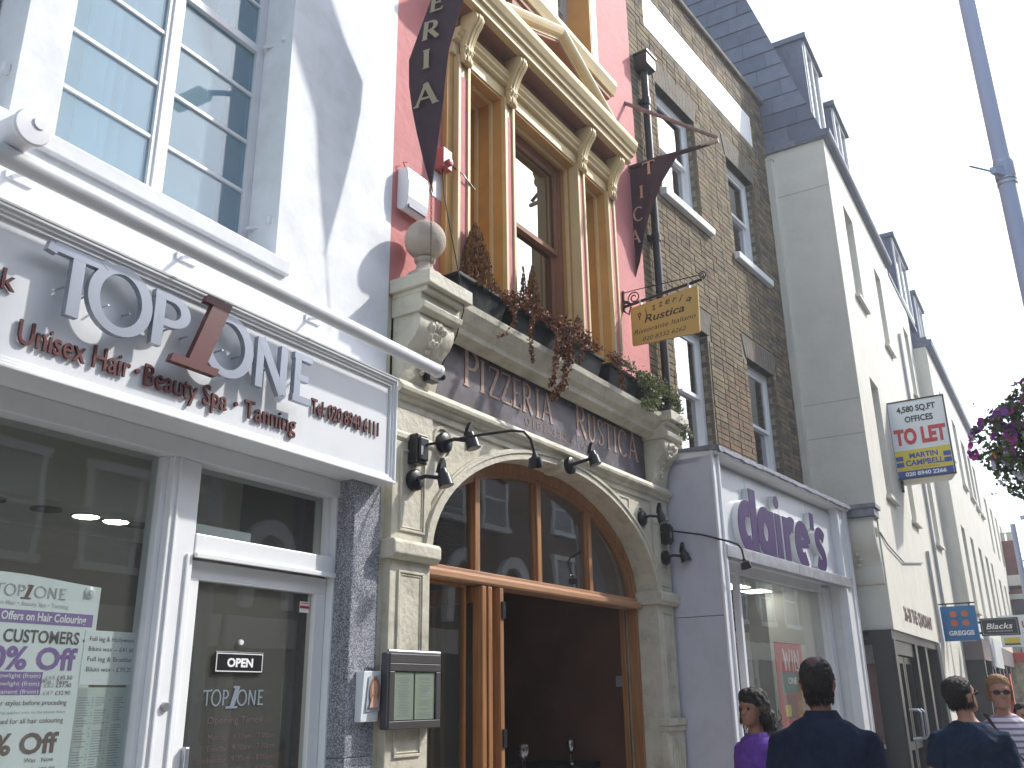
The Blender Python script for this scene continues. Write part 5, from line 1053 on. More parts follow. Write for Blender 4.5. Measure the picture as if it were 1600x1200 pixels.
def disc_spot(u, z, o, label, dirn=(.9, .45, .12), seg=True, grp='black disc spotlights on the pizzeria front'):
    t = thing('disc_spotlight', label, 'spotlight', PZ, u, o, z, group=grp)
    q = MB(); q.lathe([(0, 0), (.066, 0), (.070, .01), (.068, .04), (.05, .05), (0, .052)], (u, o, z), 24, 'o'); q.build('wall_disc', m_black, t, smooth=True)
    q = MB(); e = (u+.12*dirn[0], o+.05+.16*dirn[1]+.03, z+.14*dirn[2]); q.tube([(u, o+.04, z+.005), (u+.02, o+.09, z+.02), e], .014, 8); q.build('arm', m_black, t, smooth=True)
    q = MB(); a = Vector((e[0], e[1]+.0, e[2]+.055)); b = Vector((e[0]+.01, e[1]+.03, e[2]-.055)); q.tube([a, a.lerp(b, .3), a.lerp(b, .32), a.lerp(b, .62), b], [.030, .034, .044, .047, .050], 14); q.build('head', m_black, t, smooth=True)
    q = MB(); q.tube([b, b+(b-a)*.02], .042, 14); q.build('lens', m_steel, t)
    q = MB(); q.prism([(e[0]-.04, e[2]+.03), (e[0]+.04, e[2]+.03), (e[0]+.03, e[2]+.10), (e[0]+.01, e[2]+.135), (e[0]-.02, e[2]+.09)], e[1]-.02, e[1]+.01); q.build('barn_door', m_black, t)
    return t
disc_spot(.455, 3.25, .035, 'black disc spotlight in the left roundel of the arch spandrel')
disc_spot(.13, 2.93, .055, 'black disc spotlight low on the left cream pier')
disc_spot(3.50, 3.19, .035, 'black disc spotlight in the right roundel of the arch spandrel')
disc_spot(3.93, 2.87, .055, 'black disc spotlight low on the right cream pier')
kt = disc_spot(2.05, 3.40, .10, 'black spotlight fixed to the keystone of the arch', (1.1, .45, .5))
q = MB(); q.tube([(2.06, .18, 3.70), (2.055, .2, 3.5)], .005, 6); q.build('conduit', m_steel, kt)
def arm_light(u, z, pts, head, label):
    t = thing('swan_neck_light', label, 'wall light', PZ, u, .05, z, group='long armed wall lights')
    q = MB(); q.box(u-.05, u+.055, .05, .13, z-.11, z+.085); q.box(u-.04, u+.045, .13, .15, z-.09, z+.06); q.build('box', m_black, t, bevel=.008)
    q = MB(); q.box(u-.035, u-.015, .15, .152, z-.06, z+.0); q.build('plate', m_inkg, t)
    q = MB(); q.tube(pts, .0095, 8); q.build('arm', m_black, t, smooth=True)
    q = MB(); a = Vector(pts[-1]); d = Vector(head).normalized(); q.tube([a-d*.01, a+d*.01, a+d*.02, a+d*.075, a+d*.085], [.014, .022, .042, .052, .05], 16); q.box(a.x-.05, a.x+.05, a.y-.03, a.y+.05, a.z-.055, a.z-.02) if 0 else None; q.build('head', m_black, t, smooth=True)
arm_light(.13, 3.14, [(.15, .14, 3.155), (.33, .40, 3.215), (.50, .57, 3.26), (.575, .62, 3.262), (.63, .635, 3.22), (.70, .62, 3.13)], (.3, -.1, -1), 'long swan neck wall light on the left cream pier, reaching over the arch')
arm_light(3.94, 3.11, [(3.97, .15, 3.125), (4.03, .42, 3.07), (4.10, .66, 2.99), (4.15, .72, 2.965), (4.20, .74, 2.92), (4.25, .735, 2.83)], (.4, .1, -1), 'long swan neck wall light on the right cream pier, reaching over the white shopfront')
mc = thing('menu_case', 'dark steel glazed menu case with two menu sheets on the left cream pier', 'menu case', PZ, .15, .06, 1.66)
q = MB(); q.box(-.115, .355, .055, .115, 1.455, 1.875); q.build('case', m_steel if 0 else mat('dark_steel', (.10, .10, .11), .4, .5), mc, bevel=.008)
q = MB(); q.tube([(-.118, .11, 1.878), (.358, .11, 1.878)], .014, 10); q.build('top_rail', m_steel, mc, smooth=True)
q = MB(); ring_frame(q, -.115, .355, 1.455, 1.815, .045, .115, .128); q.box(-.115, .355, .115, .128, 1.815, 1.868); q.build('door_frame', mat('dark_steel_frame', (.085, .08, .08), .45, .4), mc, bevel=.004)
for a, b in ((-.068, .108), (.122, .305)):
    q = MB(); q.box(a, b, .115, .1175, 1.505, 1.765); mm = q.build('menu_sheet', mat('menu_paper', (.50, .52, .42), .6), mc)
    q = MB(); z = 1.75
    while z > 1.52:
        if rnd.random() < .85: w2 = rnd.uniform(.06, .13); q.box((a+b)/2-w2/2, (a+b)/2+w2/2, .1175, .1179, z, z+.003)
        z -= .0085
    q.build('menu_print', m_inkg, mm)
B(-.07, .31, .122, .125, 1.50, 1.77).build('glass', glass('case_glass', .04), mc)

# ------------------------------------------------------------------ planters and plants
m_dead = [mat('dead_leaf_%d' % i, c, .8, var=.25, vs=30) for i, c in enumerate([(.20, .075, .03), (.30, .14, .06), (.12, .05, .03)])]
m_con = [mat('dead_conifer_%d' % i, c, .85, var=.3, vs=25) for i, c in enumerate([(.22, .10, .03), (.11, .045, .02), (.32, .17, .05)])]
m_green = [mat('ivy_leaf_%d' % i, c, .5, var=.2, vs=30) for i, c in enumerate([(.12, .17, .045), (.30, .33, .14), (.06, .09, .03)])]
rp_ = random.Random(21)
def leafquad(q, c, s_, up=None, rr=rp_):
    d1 = Vector((rr.gauss(0, 1), rr.gauss(0, 1), rr.gauss(0, 1))).normalized(); d2 = d1.orthogonal(); d2 = (Matrix.Rotation(rr.uniform(0, 6.28), 3, d1) @ d2).normalized(); d3 = d1.cross(d2)
    if up is not None: d2 = (d2*.45+Vector(up)).normalized(); d3 = d2.cross(d1).normalized()
    c = Vector(c); q.add([tuple(c-d2*s_), tuple(c+d3*s_*.55+d1*s_*.1), tuple(c+d2*s_), tuple(c-d3*s_*.55+d1*s_*.1)], [(0, 1, 2, 3)])
def conifer(u, z, hgt, rad, label, pal, n=1500, o=.14):
    t = thing('dead_conifer', label, 'dead plant', PZ, u, o, z, group='dead conifers in the window planters')
    q = MB(); q.tube([(u, o, z-.08), (u, o, z+hgt*.8)], [.014, .004], 6); q.build('stem', m_dead[2], t)
    q = MB()
    tips = []
    for i in range(n):
        tt = rp_.random()**1.15; a = rp_.uniform(0, 6.28); rmax = rad*(1-tt)**.75*(.82+.28*mnoise.noise(Vector((math.cos(a)*1.4, math.sin(a)*1.4, tt*5+u*9)))+.1); r_ = rmax*math.sqrt(rp_.uniform(.25, 1))
        q.cur = rp_.choice([0, 0, 1, 2] if r_ > rmax*.7 else [1, 1, 0]); leafquad(q, (u+r_*math.cos(a), o+r_*math.sin(a), z+tt*hgt+rp_.gauss(0, .01)), rp_.uniform(.009, .017), (math.cos(a)*.35, math.sin(a)*.35, 1.0))
    q.build('foliage', pal, t, loose=True)
conifer(.68, 4.42, .56, .20, 'largest dead brown conifer, at the left end of the planters', m_con, 5200, o=.15)
conifer(1.50, 4.44, .52, .11, 'slim dead orange conifer in the second planter', m_con, 2200)
conifer(1.36, 4.44, .46, .055, 'small purplish dead conifer beside the slim orange one', [m_dead[2], m_dead[0], m_dead[2]], 380)
conifer(2.24, 4.42, .36, .13, 'sparse dead brown bush in the third planter', m_dead, 420)
troughs = [(.36, .98), (1.06, 1.74), (1.83, 2.50), (2.62, 3.22), (3.33, 3.95)]
for i, (a, b) in enumerate(troughs):
    t = thing('planter_trough', ['black plastic planter trough holding the largest dead conifer', 'black plastic planter trough with the slim dead conifer and trailing brown creeper', 'black plastic planter trough below the central window, third from the left', 'black plastic planter trough with half green creeper, fourth from the left', 'black plastic planter trough with green ivy at the right end of the cornice'][i], 'planter', PZ, (a+b)/2, .14, 4.25, group='black planter troughs on the pizzeria cornice')
    q = MB(); zb_ = 4.252; zt = 4.44
    q.rings([[(a+.04, .06, zb_), (b-.04, .06, zb_), (b-.04, .20, zb_), (a+.04, .20, zb_)], [(a, .03, zt), (b, .03, zt), (b, .24, zt), (a, .24, zt)]]); q.build('trough', m_blackp, t, bevel=.01)
    q = MB(); ring = lambda g_, z_: [(a-g_, .03-g_, z_), (b+g_, .03-g_, z_), (b+g_, .24+g_, z_), (a-g_, .24+g_, z_)]
    q.rings([ring(.0, zt-.03), ring(.014, zt-.025), ring(.014, zt), ring(.004, zt+.006)]); q.build('rim', m_blackp, t, bevel=.004)
    q = MB(); q.box(a+.01, b-.01, .04, .23, zt-.02, zt+.012); q.build('soil', mat('dry_soil', (.05, .035, .025), .95, bump=.6), t)
# trailing plants
def trail(q, pts, n, spread, size, mats):
    pts = [Vector(p) for p in pts]
    for i in range(n):
        t = rp_.random()*(len(pts)-1); k = min(int(t), len(pts)-2); p = pts[k].lerp(pts[k+1], t-k); s_ = spread*(1-.5*t/(len(pts)-1))
        q.cur = rp_.choice(mats); leafquad(q, (p.x+rp_.gauss(0, s_), p.y+abs(rp_.gauss(0, s_)), p.z+rp_.gauss(0, s_)), rp_.uniform(size*.6, size*1.3))
def creeper(label, mats, specs, pal, grp=None):
    t = thing('trailing_creeper', label, 'creeper', PZ, specs[0][0][0][0], .25, 4.44, group='creepers spilling from the planters')
    q = MB()
    for pts, n, sp_, sz in specs: trail(q, pts, n, sp_, sz, mats)
    q.build('leaves', pal, t, loose=True)
    q = MB()
    for pts, n, sp_, sz in specs: q.tube(pts, .003, 4)
    q.build('stems', m_dead[2], t)
creeper('thick dead brown creeper spilling over the cornice and sign, from the second planter', [0, 0, 1, 2], [
    ([(1.0, .22, 4.50), (1.25, .27, 4.47), (1.5, .27, 4.46), (1.72, .27, 4.45)], 900, .035, .017),
    ([(1.72, .27, 4.46), (1.70, .31, 4.36), (1.68, .32, 4.24), (1.66, .33, 4.10)], 750, .045, .018),
    ([(1.60, .27, 4.44), (1.52, .34, 4.28), (1.46, .35, 4.12), (1.44, .34, 3.94), (1.40, .33, 3.86)], 330, .024, .017),
    ([(1.70, .3, 4.2), (1.62, .34, 4.05), (1.58, .34, 3.92), (1.50, .34, 3.86), (1.40, .33, 3.76)], 330, .030, .017),
    ([(1.28, .27, 4.44), (1.20, .31, 4.33), (1.13, .33, 4.22), (1.12, .34, 4.06), (1.15, .34, 3.98)], 200, .018, .015),
    ([(1.05, .27, 4.44), (.98, .30, 4.33), (.93, .32, 4.24), (.82, .32, 4.10), (.74, .30, 4.06)], 110, .012, .014),
    ([(.88, .24, 4.46), (.95, .26, 4.42), (.96, .3, 4.30)], 160, .025, .014)], m_dead)
creeper('sparse dead brown creeper between the third and fourth planters', [0, 0, 1, 2], [
    ([(1.95, .24, 4.50), (2.1, .26, 4.5), (2.35, .26, 4.47)], 380, .04, .016), ([(2.05, .26, 4.46), (1.98, .3, 4.33), (1.93, .3, 4.22)], 90, .02, .015),
    ([(2.55, .24, 4.5), (2.68, .27, 4.46), (2.72, .29, 4.32), (2.68, .3, 4.22)], 300, .032, .015), ([(2.80, .24, 4.5), (2.62, .27, 4.48)], 160, .04, .015)], m_dead)
creeper('green and cream variegated ivy in the two right-hand planters', [0, 1, 1, 2], [
    ([(2.95, .22, 4.54), (3.05, .24, 4.5), (2.9, .25, 4.5)], 170, .04, .015),
    ([(3.15, .24, 4.46), (3.30, .27, 4.42), (3.42, .28, 4.30), (3.36, .29, 4.22), (3.10, .3, 4.17)], 1100, .05, .019),
    ([(3.55, .24, 4.5), (3.75, .24, 4.47), (3.95, .26, 4.42), (4.0, .27, 4.30)], 700, .05, .018),
    ([(3.9, .27, 4.42), (3.86, .29, 4.25), (3.92, .3, 4.18), (4.15, .3, 4.16), (4.28, .28, 4.14)], 420, .035, .015),
    ([(4.1, .2, 4.2), (4.3, .2, 4.12)], 260, .04, .016)], m_green)
creeper('dry reddish creeper mixed with the ivy in the fourth planter', [0, 1, 2], [([(3.2, .2, 4.5), (3.45, .2, 4.52), (3.6, .2, 4.5)], 260, .03, .014), ([(3.7, .2, 4.5), (3.9, .2, 4.5)], 200, .025, .014)], [m_dead[0], m_dead[1], m_dead[1]])

# ================================================================== LAMP POST WITH FLOWER BASKET
m_post = mat('flare_blue_grey_paint', (.38, .44, .58), .4, var=.04)  # lens flare's pale blue put into the post colour
lp = thing('lamp_post', 'street lamp post with pale blue flare in its colour, rising out of frame on the right', 'lamp post', WD, 6.62, 3.555, 0)
q = MB(); q.tube([(6.62, 3.555, 0), (6.62, 3.555, 1.2), (6.62, 3.555, 1.25), (6.62, 3.555, 8.5)], [.10, .10, .064, .058], 24); q.build('column', m_post, lp, smooth=True)
for z in (4.98, 5.015, 5.15): q = MB(); q.tube([(6.62, 3.555, z), (6.62, 3.555, z+.014)], .066, 24); q.build('steel_band', m_steel, lp, smooth=True)
q = MB(); q.tube([(6.62, 3.555, 5.03), (6.62, 3.555, 5.15)], .068, 16); q.rings([[(6.58, 3.53, 5.02), (6.58, 3.58, 5.02), (6.58, 3.58, 5.12), (6.58, 3.53, 5.12)], [(6.50, 3.47, 5.04), (6.50, 3.51, 5.04), (6.50, 3.51, 5.09), (6.50, 3.47, 5.09)]]); q.tube([(6.52, 3.49, 5.06), (6.38, 3.36, 5.08)], .007, 6); q.build('clamp', m_post, lp)
q = MB(); q.tube([(6.62, 3.555, 8.5), (6.62, 3.555, 8.8), (6.62, 4.3, 9.1)], .035, 10); q.build('lamp_arm', m_post, lp, smooth=True); q = MB(); q.box(6.5, 6.74, 4.3, 4.9, 9.05, 9.15); q.build('lantern', m_post, lp, bevel=.03)
q = MB(); q.tube([(6.62, 3.555, 3.75), (6.50, 3.50, 3.75), (6.40, 3.49, 3.73)], .012, 8); q.tube([(6.62, 3.6, 3.8), (6.55, 3.58, 4.15)], .02, 8); q.build('basket_bracket', m_post, lp, smooth=True)
bx_, by_, bz_ = 6.32, 3.50, 3.08
hb = thing('hanging_basket', 'overflowing petunia basket with purple and white flowers, hung on the lamp post', 'flower basket', WD, bx_, by_, bz_)
q = MB(); q.lathe([(0, -.14), (.12, -.11), (.19, -.02), (.21, .05), (.19, .05), (0, .04)], (bx_, by_, bz_), 20); q.build('bowl', m_blackp, hb, smooth=True)
q = MB()
for k in range(3): a = k*2.1; q.tube([(bx_+.2*math.cos(a), by_+.2*math.sin(a), bz_+.05), (6.42, 3.49, 3.72)], .003, 4)
q.build('chains', m_steel, hb)
rb_ = random.Random(77)
def blob():
    while True:
        x, y, z = rb_.uniform(-1, 1), rb_.uniform(-1, 1), rb_.uniform(-1, 1); d = math.sqrt(x*x+y*y+z*z)
        if d < 1: break
    l = .80+.34*mnoise.noise(Vector((x*2.2, y*2.2, z*2.2)))
    f = d**.33/d*l if d > .01 else 1
    return Vector((bx_+x*f*.46, by_+y*f*.46, bz_-.02+z*f*.42)), Vector((x, y, z)).normalized(), d
q = MB()
for i in range(4600):
    p, n_, d = blob(); q.cur = rb_.choice([0, 0, 2, 2, 1]); leafquad(q, p, rb_.uniform(.014, .028), rr=rb_)
for i in range(60):
    a = rb_.uniform(0, 6.28); z0 = rb_.uniform(-.3, .3); p = Vector((bx_+.36*math.cos(a), by_+.36*math.sin(a), bz_+z0)); dv = Vector((math.cos(a), math.sin(a), rb_.uniform(-.8, .9)))
    for k in range(2): q.cur = rb_.choice([0, 2, 1]); leafquad(q, p+dv*k*.022, rb_.uniform(.009, .018), rr=rb_)
q.build('foliage', m_green[:1]+[mat('grey_green_leaf', (.13, .17, .10), .6)]+[m_green[2]], hb, loose=True)
m_pet = [mat('magenta_petal', (.50, .05, .38), .6, var=.1, vs=60), mat('purple_petal', (.24, .04, .34), .6, var=.1, vs=60), mat('lilac_white_petal', (.60, .58, .70), .6), mat('orange_petal', (.55, .25, .04), .6)]
for col_, cnt, nm in ((0, 190, 'magenta_flowers'), (1, 120, 'purple_flowers'), (2, 80, 'white_flowers'), (3, 16, 'orange_flowers')):
    q = MB()
    for i in range(cnt):
        while True:
            p, n_, d = blob()
            if d > .75 and (col_ != 2 or p.z < bz_-.03) and (col_ > 1 or p.z > bz_-.16): break
        r_ = rb_.uniform(.022, .036)*(.7 if col_ == 3 else 1); n_ = (n_+Vector((rb_.gauss(0, .3), rb_.gauss(0, .3), rb_.gauss(0, .3)))).normalized(); t1 = n_.orthogonal().normalized(); t2 = n_.cross(t1)
        vs = [tuple(p-n_*r_*.45)]; 
        for k in range(15): a = k*2*math.pi/15; rr2 = r_*(1-.13*(k % 3 == 0)); vs.append(tuple(p+t1*math.cos(a)*rr2+t2*math.sin(a)*rr2+n_*r_*(.12 if k % 3 else -.02)))
        q.add(vs, [(0, 1+k, 1+(k+1) % 15) for k in range(15)])
    q.build(nm, m_pet[col_], hb, loose=True, kind='stuff')
fl_ = thing('far_lamp_post', 'distant slim grey lamp post with a small banner arm, at the far right', 'lamp post', WD, 20.4, 2.35, 0)
q = MB(); q.tube([(20.4, 2.10, 0), (20.4, 2.10, 4.72)], [.07, .05], 12); q.build('column', m_post, fl_, smooth=True)
q = MB(); q.box(20.3, 20.36, 2.26, 2.6, 4.78, 4.86); q.box(20.3, 20.36, 2.30, 2.6, 4.62, 4.68); q.tube([(20.4, 2.1, 4.0), (20.4, 2.5, 4.0)], .015, 6); q.build('arm_sign', m_post, fl_)

# ================================================================== PEOPLE
def ell(cx, cy, cz, a, b, n=16, tx=0.0, ty=0.0, p=2.0):
    r_ = []
    for k in range(n):
        t = k*2*math.pi/n; c, s = math.cos(t), math.sin(t); x = a*abs(c)**(2/p)*(1 if c >= 0 else -1); y = b*abs(s)**(2/p)*(1 if s >= 0 else -1); r_.append((cx+x, cy+y, cz+x*tx+y*ty))
    return r_
def remesh(q, name, m, parent, vox, disp=0, ds=.05, smooth_it=3):
    ob = q.build(name, m, parent); md = ob.modifiers.new('r', 'REMESH'); md.mode = 'VOXEL'; md.voxel_size = vox; md.use_smooth_shade = True
    s_ = ob.modifiers.new('s', 'SMOOTH'); s_.iterations = smooth_it; s_.factor = .5
    bpy.context.view_layer.update(); dg = bpy.context.evaluated_depsgraph_get(); me = bpy.data.meshes.new_from_object(ob.evaluated_get(dg)); old = ob.data; ob.modifiers.clear(); ob.data = me; bpy.data.meshes.remove(old); me.name = name
    if disp:
        for v in me.vertices: v.co += v.normal*disp*(mnoise.noise(v.co/ds)+.5*mnoise.noise(v.co/ds*2.3))
    me.polygons.foreach_set('use_smooth', [True]*len(me.polygons)); me.update(); return ob
# people are built in (x right, y out = -forward, z up): they face -out, i.e. local +Y
def mesh_at(verts): return verts
def person(label, x, y, yaw, H, shirt, trousers, hair, hairtype, skin, sleeve='short', arms=((.10, .05), (.10, .05)), headyaw=0, headtilt=0, wid=1.0, vq=1.0):
    fr_ = Frame(x, y, yaw); t = thing('person', label, 'person', fr_, 0, 0, 0)
    s = H/1.75; W = s*wid
    S = lambda r_: [(a*W, b*s, c*s) for a, b, c in r_]
    tor = [(.80, .13, .11, 0), (.88, .165, .125, .01), (.98, .165, .12, .005), (1.08, .148, .108, 0), (1.2, .160, .115, .0), (1.29, .174, .122, .005), (1.36, .180, .112, .008), (1.40, .168, .100, .010), (1.43, .138, .088, .013), (1.455, .104, .076, .015), (1.48, .074, .066, .014), (1.50, .060, .06, .012)]
    def torso(q, g_=0, z0=0, z1=9): q.rings([S(ell(0, yo, z, a+g_, b+g_, 18, p=2.35 if z < 1.4 else 2.1)) for z, a, b, yo in tor if z0 <= z <= z1])
    def arm(q, sd, fwd, out_, g_=0, z_to=9):
        sh_ = Vector((sd*.178*wid, .012, 1.365)); el_ = sh_+Vector((sd*(.055+out_*.5), -fwd*.4, -.28)); wr = el_+Vector((sd*out_*.15, -fwd-.03, -.24))
        P_ = [sh_+Vector((-sd*.08, 0, .015)), sh_+Vector((sd*.004, 0, -.002)), sh_.lerp(el_, .35), sh_.lerp(el_, .6), el_, el_.lerp(wr, .3), wr]; Rr = [.045, .056, .051, .046, .040, .041, .027]
        if z_to < 5: P_ = P_[:z_to]; Rr = Rr[:z_to]
        q.tube([tuple(p*s) for p in P_], [(r_+g_)*s for r_ in Rr], 14)
        return el_*s, wr*s
    def leg(q, sd, g_=0): q.tube([(sd*.09*W, .0, .92*s), (sd*.10*W, -.01, .70*s), (sd*.10*W, -.015, .48*s), (sd*.10*W, .01, .30*s), (sd*.10*W, .01, .09*s)], [(r_+g_)*s for r_ in (.092, .078, .055, .055, .038)], 14)
    hy = R(headyaw); cy_, sy_ = math.cos(hy), math.sin(hy); ht = R(headtilt)
    def Hd(p):   # head space -> body space (nod then turn about the neck)
        x_, y_, z_ = p; z_ -= 1.53; y2 = y_*math.cos(ht)-z_*math.sin(ht)*-1; z2 = z_*math.cos(ht)-y_*math.sin(ht)
        return ((x_*cy_+y2*sy_)*s, (-x_*sy_+y2*cy_)*s, (z2+1.53)*s)
    head = [(1.525, .030, .035, -.055), (1.54, .046, .058, -.040), (1.57, .060, .080, -.018), (1.60, .068, .090, -.006), (1.635, .073, .094, .002), (1.67, .0755, .097, .004), (1.70, .072, .093, .005), (1.725, .060, .078, .006), (1.745, .038, .050, .006), (1.753, .012, .015, .006)]
    q = MB(); torso(q, -.006); 
    for sd, (fw_, ou_) in zip((-1, 1), arms):
        e_, w_ = arm(q, sd, fw_, ou_)
        # palm, fingers, thumb
        d = (w_-e_).normalized(); pal = w_+d*.075*s; q.tube([tuple(w_-d*.01), tuple(w_+d*.03*s), tuple(pal)], [.025*s, .033*s, .03*s], 10)
        for f_ in range(4):
            off = Vector((0, (f_-1.5)*.017*s, 0)); L3 = [.07, .08, .075, .06][f_]*s; q.tube([tuple(pal-d*.02*s+off), tuple(pal+d*L3*.5+off), tuple(pal+d*L3*.95+off+Vector((-sd*.018*s, 0, 0)))], [.0095*s, .0085*s, .007*s], 8)
        q.tube([tuple(w_+d*.03*s+Vector((0, -.028*s, 0))), tuple(w_+d*.06*s+Vector((-sd*.01, -.05*s, 0))), tuple(w_+d*.085*s+Vector((-sd*.02, -.055*s, 0)))], [.012*s, .010*s, .008*s], 8)
    for sd in (-1, 1): leg(q, sd)
    q.rings([[Hd(p) for p in ell(0, yo, z, a, b, 20, p=2.2)] for z, a, b, yo in head])
    q.tube([(0, .012*s, 1.44*s), (0, .014*s, 1.50*s), tuple(Vector(Hd((0, .016, 1.575))))], [.060*s, .052*s, .050*s], 16)
    q.tube([Hd((0, -.088, 1.65)), Hd((0, -.103, 1.625)), Hd((0, -.112, 1.607)), Hd((0, -.09, 1.60))], [.007*s, .010*s, .013*s, .008*s], 10)      # nose
    q.rings([[Hd(p) for p in ell(0, -.088, z, a, .012, 10)] for z, a in ((1.566, .012), (1.572, .022), (1.580, .024), (1.587, .012))])               # lips
    q.rings([[Hd(p) for p in ell(0, -.088, z, a, .010, 10)] for z, a in ((1.655, .045), (1.664, .05), (1.672, .04))])                                  # brow
    for sd in (-1, 1): q.rings([[Hd((sd*(.070+dx), .008+.020*math.cos(t), 1.63+zz+.0*t)) for t in [i*2*math.pi/10 for i in range(10)]] for dx, zz in ((0, -.030), (.010, -.022), (.017, .0), (.018, .018), (.008, .03))])
    for sd in (-1, 1):
        q.rings([[(sd*.10*W+a*s*c_, (-.03+b*s_2)*s, z*s) for c_, s_2 in [(math.cos(i*.524), math.sin(i*.524)) for i in range(12)]] for z, a, b in ((.0, .045, .12), (.03, .045, .12), (.07, .038, .07), (.10, .035, .04))])
    remesh(q, 'body', skin, t, .0085*s*vq, smooth_it=2)
    # face details
    for sd in (-1, 1):
        q = MB(); c = Hd((sd*.032, -.083, 1.640)); q.lathe([(.011*math.sin(i*math.pi/8)*s, -.011*math.cos(i*math.pi/8)*s) for i in range(9)], c, 10); q.build('eye', m_black, t, smooth=True)
    # clothing
    q = MB(); torso(q, .012, .86, 1.482 if sleeve != 'none' else 1.44)
    for sd, (fw_, ou_) in zip((-1, 1), arms):
        if sleeve == 'long': arm(q, sd, fw_, ou_, .014)
        elif sleeve == 'short': arm(q, sd, fw_, ou_, .016, 4)
        else: arm(q, sd, fw_, ou_, .006, 2)
    remesh(q, 'shirt', shirt, t, .010*s*vq, disp=.016*s, ds=.10*s, smooth_it=4)
    if sleeve == 'long':
        q = MB(); q.rings([[(a_, b_, c_) for a_, b_, c_ in S(ell(0, .014, z, a, b, 20))] for z, a, b in ((1.46, .094, .084), (1.50, .070, .072), (1.515, .066, .068), (1.475, .086, .080))], False, True); q.build('collar', shirt, t, smooth=True)
    q = MB(); [leg(q, sd, .016) for sd in (-1, 1)]; q.rings([S(ell(0, .005, z, a, b, 18)) for z, a, b in ((.80, .15, .125), (.90, .182, .14), (.99, .176, .13))]); remesh(q, 'trousers', trousers, t, .014*s, disp=.008, ds=.09)
    q = MB(); [q.rings([[(sd*.10*W+a*s*c_, (-.03+b*s_2)*s, z*s) for c_, s_2 in [(math.cos(i*.524), math.sin(i*.524)) for i in range(12)]] for z, a, b in ((.0, .052, .135), (.03, .052, .135), (.075, .042, .08), (.10, .038, .05))]) for sd in (-1, 1)]; q.build('shoes', m_black, t, smooth=True)
    # hair
    q = MB(); cap = {'short': (1.585, .008), 'balding': (1.562, .008), 'long': (1.60, .016), 'tail': (1.60, .012), 'curly': (1.58, .022)}[hairtype]
    g_ = cap[1]; rs = []
    for z, a, b, yo in head[2:]:
        if z < cap[0]-.02: continue
        back = max(0, (1.70-z)/.1); yoff = yo+.012+min(.035, .06*max(0, 1.685-z)/.1); rs.append([Hd(p) for p in ell(0, yoff, z+.006+(g_ if z > 1.72 else 0), a+g_*(.9 if z > 1.665 else (.4 if hairtype in ('long', 'curly', 'tail') else -.6)), b+g_-min(.03, .05*max(0, 1.685-z)/.1), 22, p=2.2)])
    q.rings(rs)
    if hairtype == 'tail': q.tube([Hd((0, .09, 1.68)), Hd((.0, .135, 1.66)), Hd((.01, .15, 1.60)), Hd((.01, .13, 1.53))], [.03*s, .035*s, .03*s, .012*s], 12)
    if hairtype == 'long': q.tube([Hd((0, .05, 1.66)), Hd((0, .08, 1.55)), Hd((0, .085, 1.44)), Hd((0, .08, 1.36))], [.07*s, .075*s, .07*s, .03*s], 14)
    if hairtype == 'curly': q.tube([Hd((0, .06, 1.66)), Hd((0, .10, 1.58)), Hd((0, .115, 1.48)), Hd((0, .11, 1.38))], [.08*s, .095*s, .09*s, .05*s], 14)
    remesh(q, 'hair', hair, t, .008*s, disp=.0065*s if hairtype != 'curly' else .010*s, ds=.012*s if hairtype != 'curly' else .03*s, smooth_it=2)
    rh_ = random.Random(hash(label) % 1000 if 0 else len(label)*7)
    q = MB()
    for i in range(1500 if hairtype != 'curly' else 900):   # loose locks
        a = rh_.uniform(-.35, math.pi+.35); z = rh_.uniform(cap[0]-.005, 1.745); k = next((hh_ for hh_ in head if hh_[0] >= z), head[-1]); 
        x0, y0 = (k[1]+(g_ if z > 1.665 or hairtype in ('long', 'curly', 'tail') else -.003))*math.cos(a), (k[2]+g_)*math.sin(a)+k[3]
        if hairtype == 'balding' and z > 1.725: continue
        ln = rh_.uniform(.012, .034)*(2.2 if hairtype == 'curly' else 1)
        p0_ = Hd((x0*.96, y0*.96, z)); p1_ = Hd((x0*(1.01+rh_.uniform(0, .05)), y0*(1.01+rh_.uniform(0, .04))+.003, z-ln*.5)); p2_ = Hd((x0*.99+rh_.gauss(0, .002), y0*1.0+.003, z-ln))
        q.tube([p0_, p1_, p2_], [.0016*s, .0022*s, .0005*s], 3)
    if hairtype == 'curly':
        for i in range(320):
            x0, y0, z0_ = rh_.gauss(0, .05), .09+rh_.gauss(0, .035), rh_.uniform(1.4, 1.64); ph = rh_.uniform(0, 6.28); q.tube([Hd((x0+.010*math.cos(ph+j*1.3), y0+.012*math.sin(ph+j*1.3), z0_-j*.014)) for j in range(9)], .0032*s, 5)
    q.build('hair_locks', hair, t, smooth=True)
    if hairtype == 'balding':
        q = MB(); q.rings([[Hd(p) for p in ell(0, yo_, z, a, b, 18)] for z, a, b, yo_ in ((1.724, .022, .012, .100), (1.734, .034, .022, .086), (1.748, .040, .032, .066), (1.762, .034, .032, .046), (1.771, .014, .014, .034))]); q.build('bald_patch', mat('thinning_scalp', (.075, .042, .032), .65, var=.5, vs=120), t, smooth=True)
    return t, Hd, s, fr_
m_navy = mat('navy_shirt', (.014, .020, .044), .9, var=.3, vs=9, bump=1, bs=13, spec=.15)
m_navy2 = mat('blue_tshirt', (.013, .027, .06), .9, var=.3, vs=9, bump=1, bs=12, spec=.15)
m_purp = mat('violet_blouse', (.12, .04, .30), .8, var=.25, vs=12, bump=1, bs=18)
m_hairb = hairmat('dark_brown_hair', (.005, .004, .004), (.028, .020, .016))
m_hairg = hairmat('strawberry_blonde_hair', (.20, .09, .035), (.42, .24, .10))
m_hairbl = hairmat('light_blonde_hair', (.26, .17, .07), (.52, .38, .20))
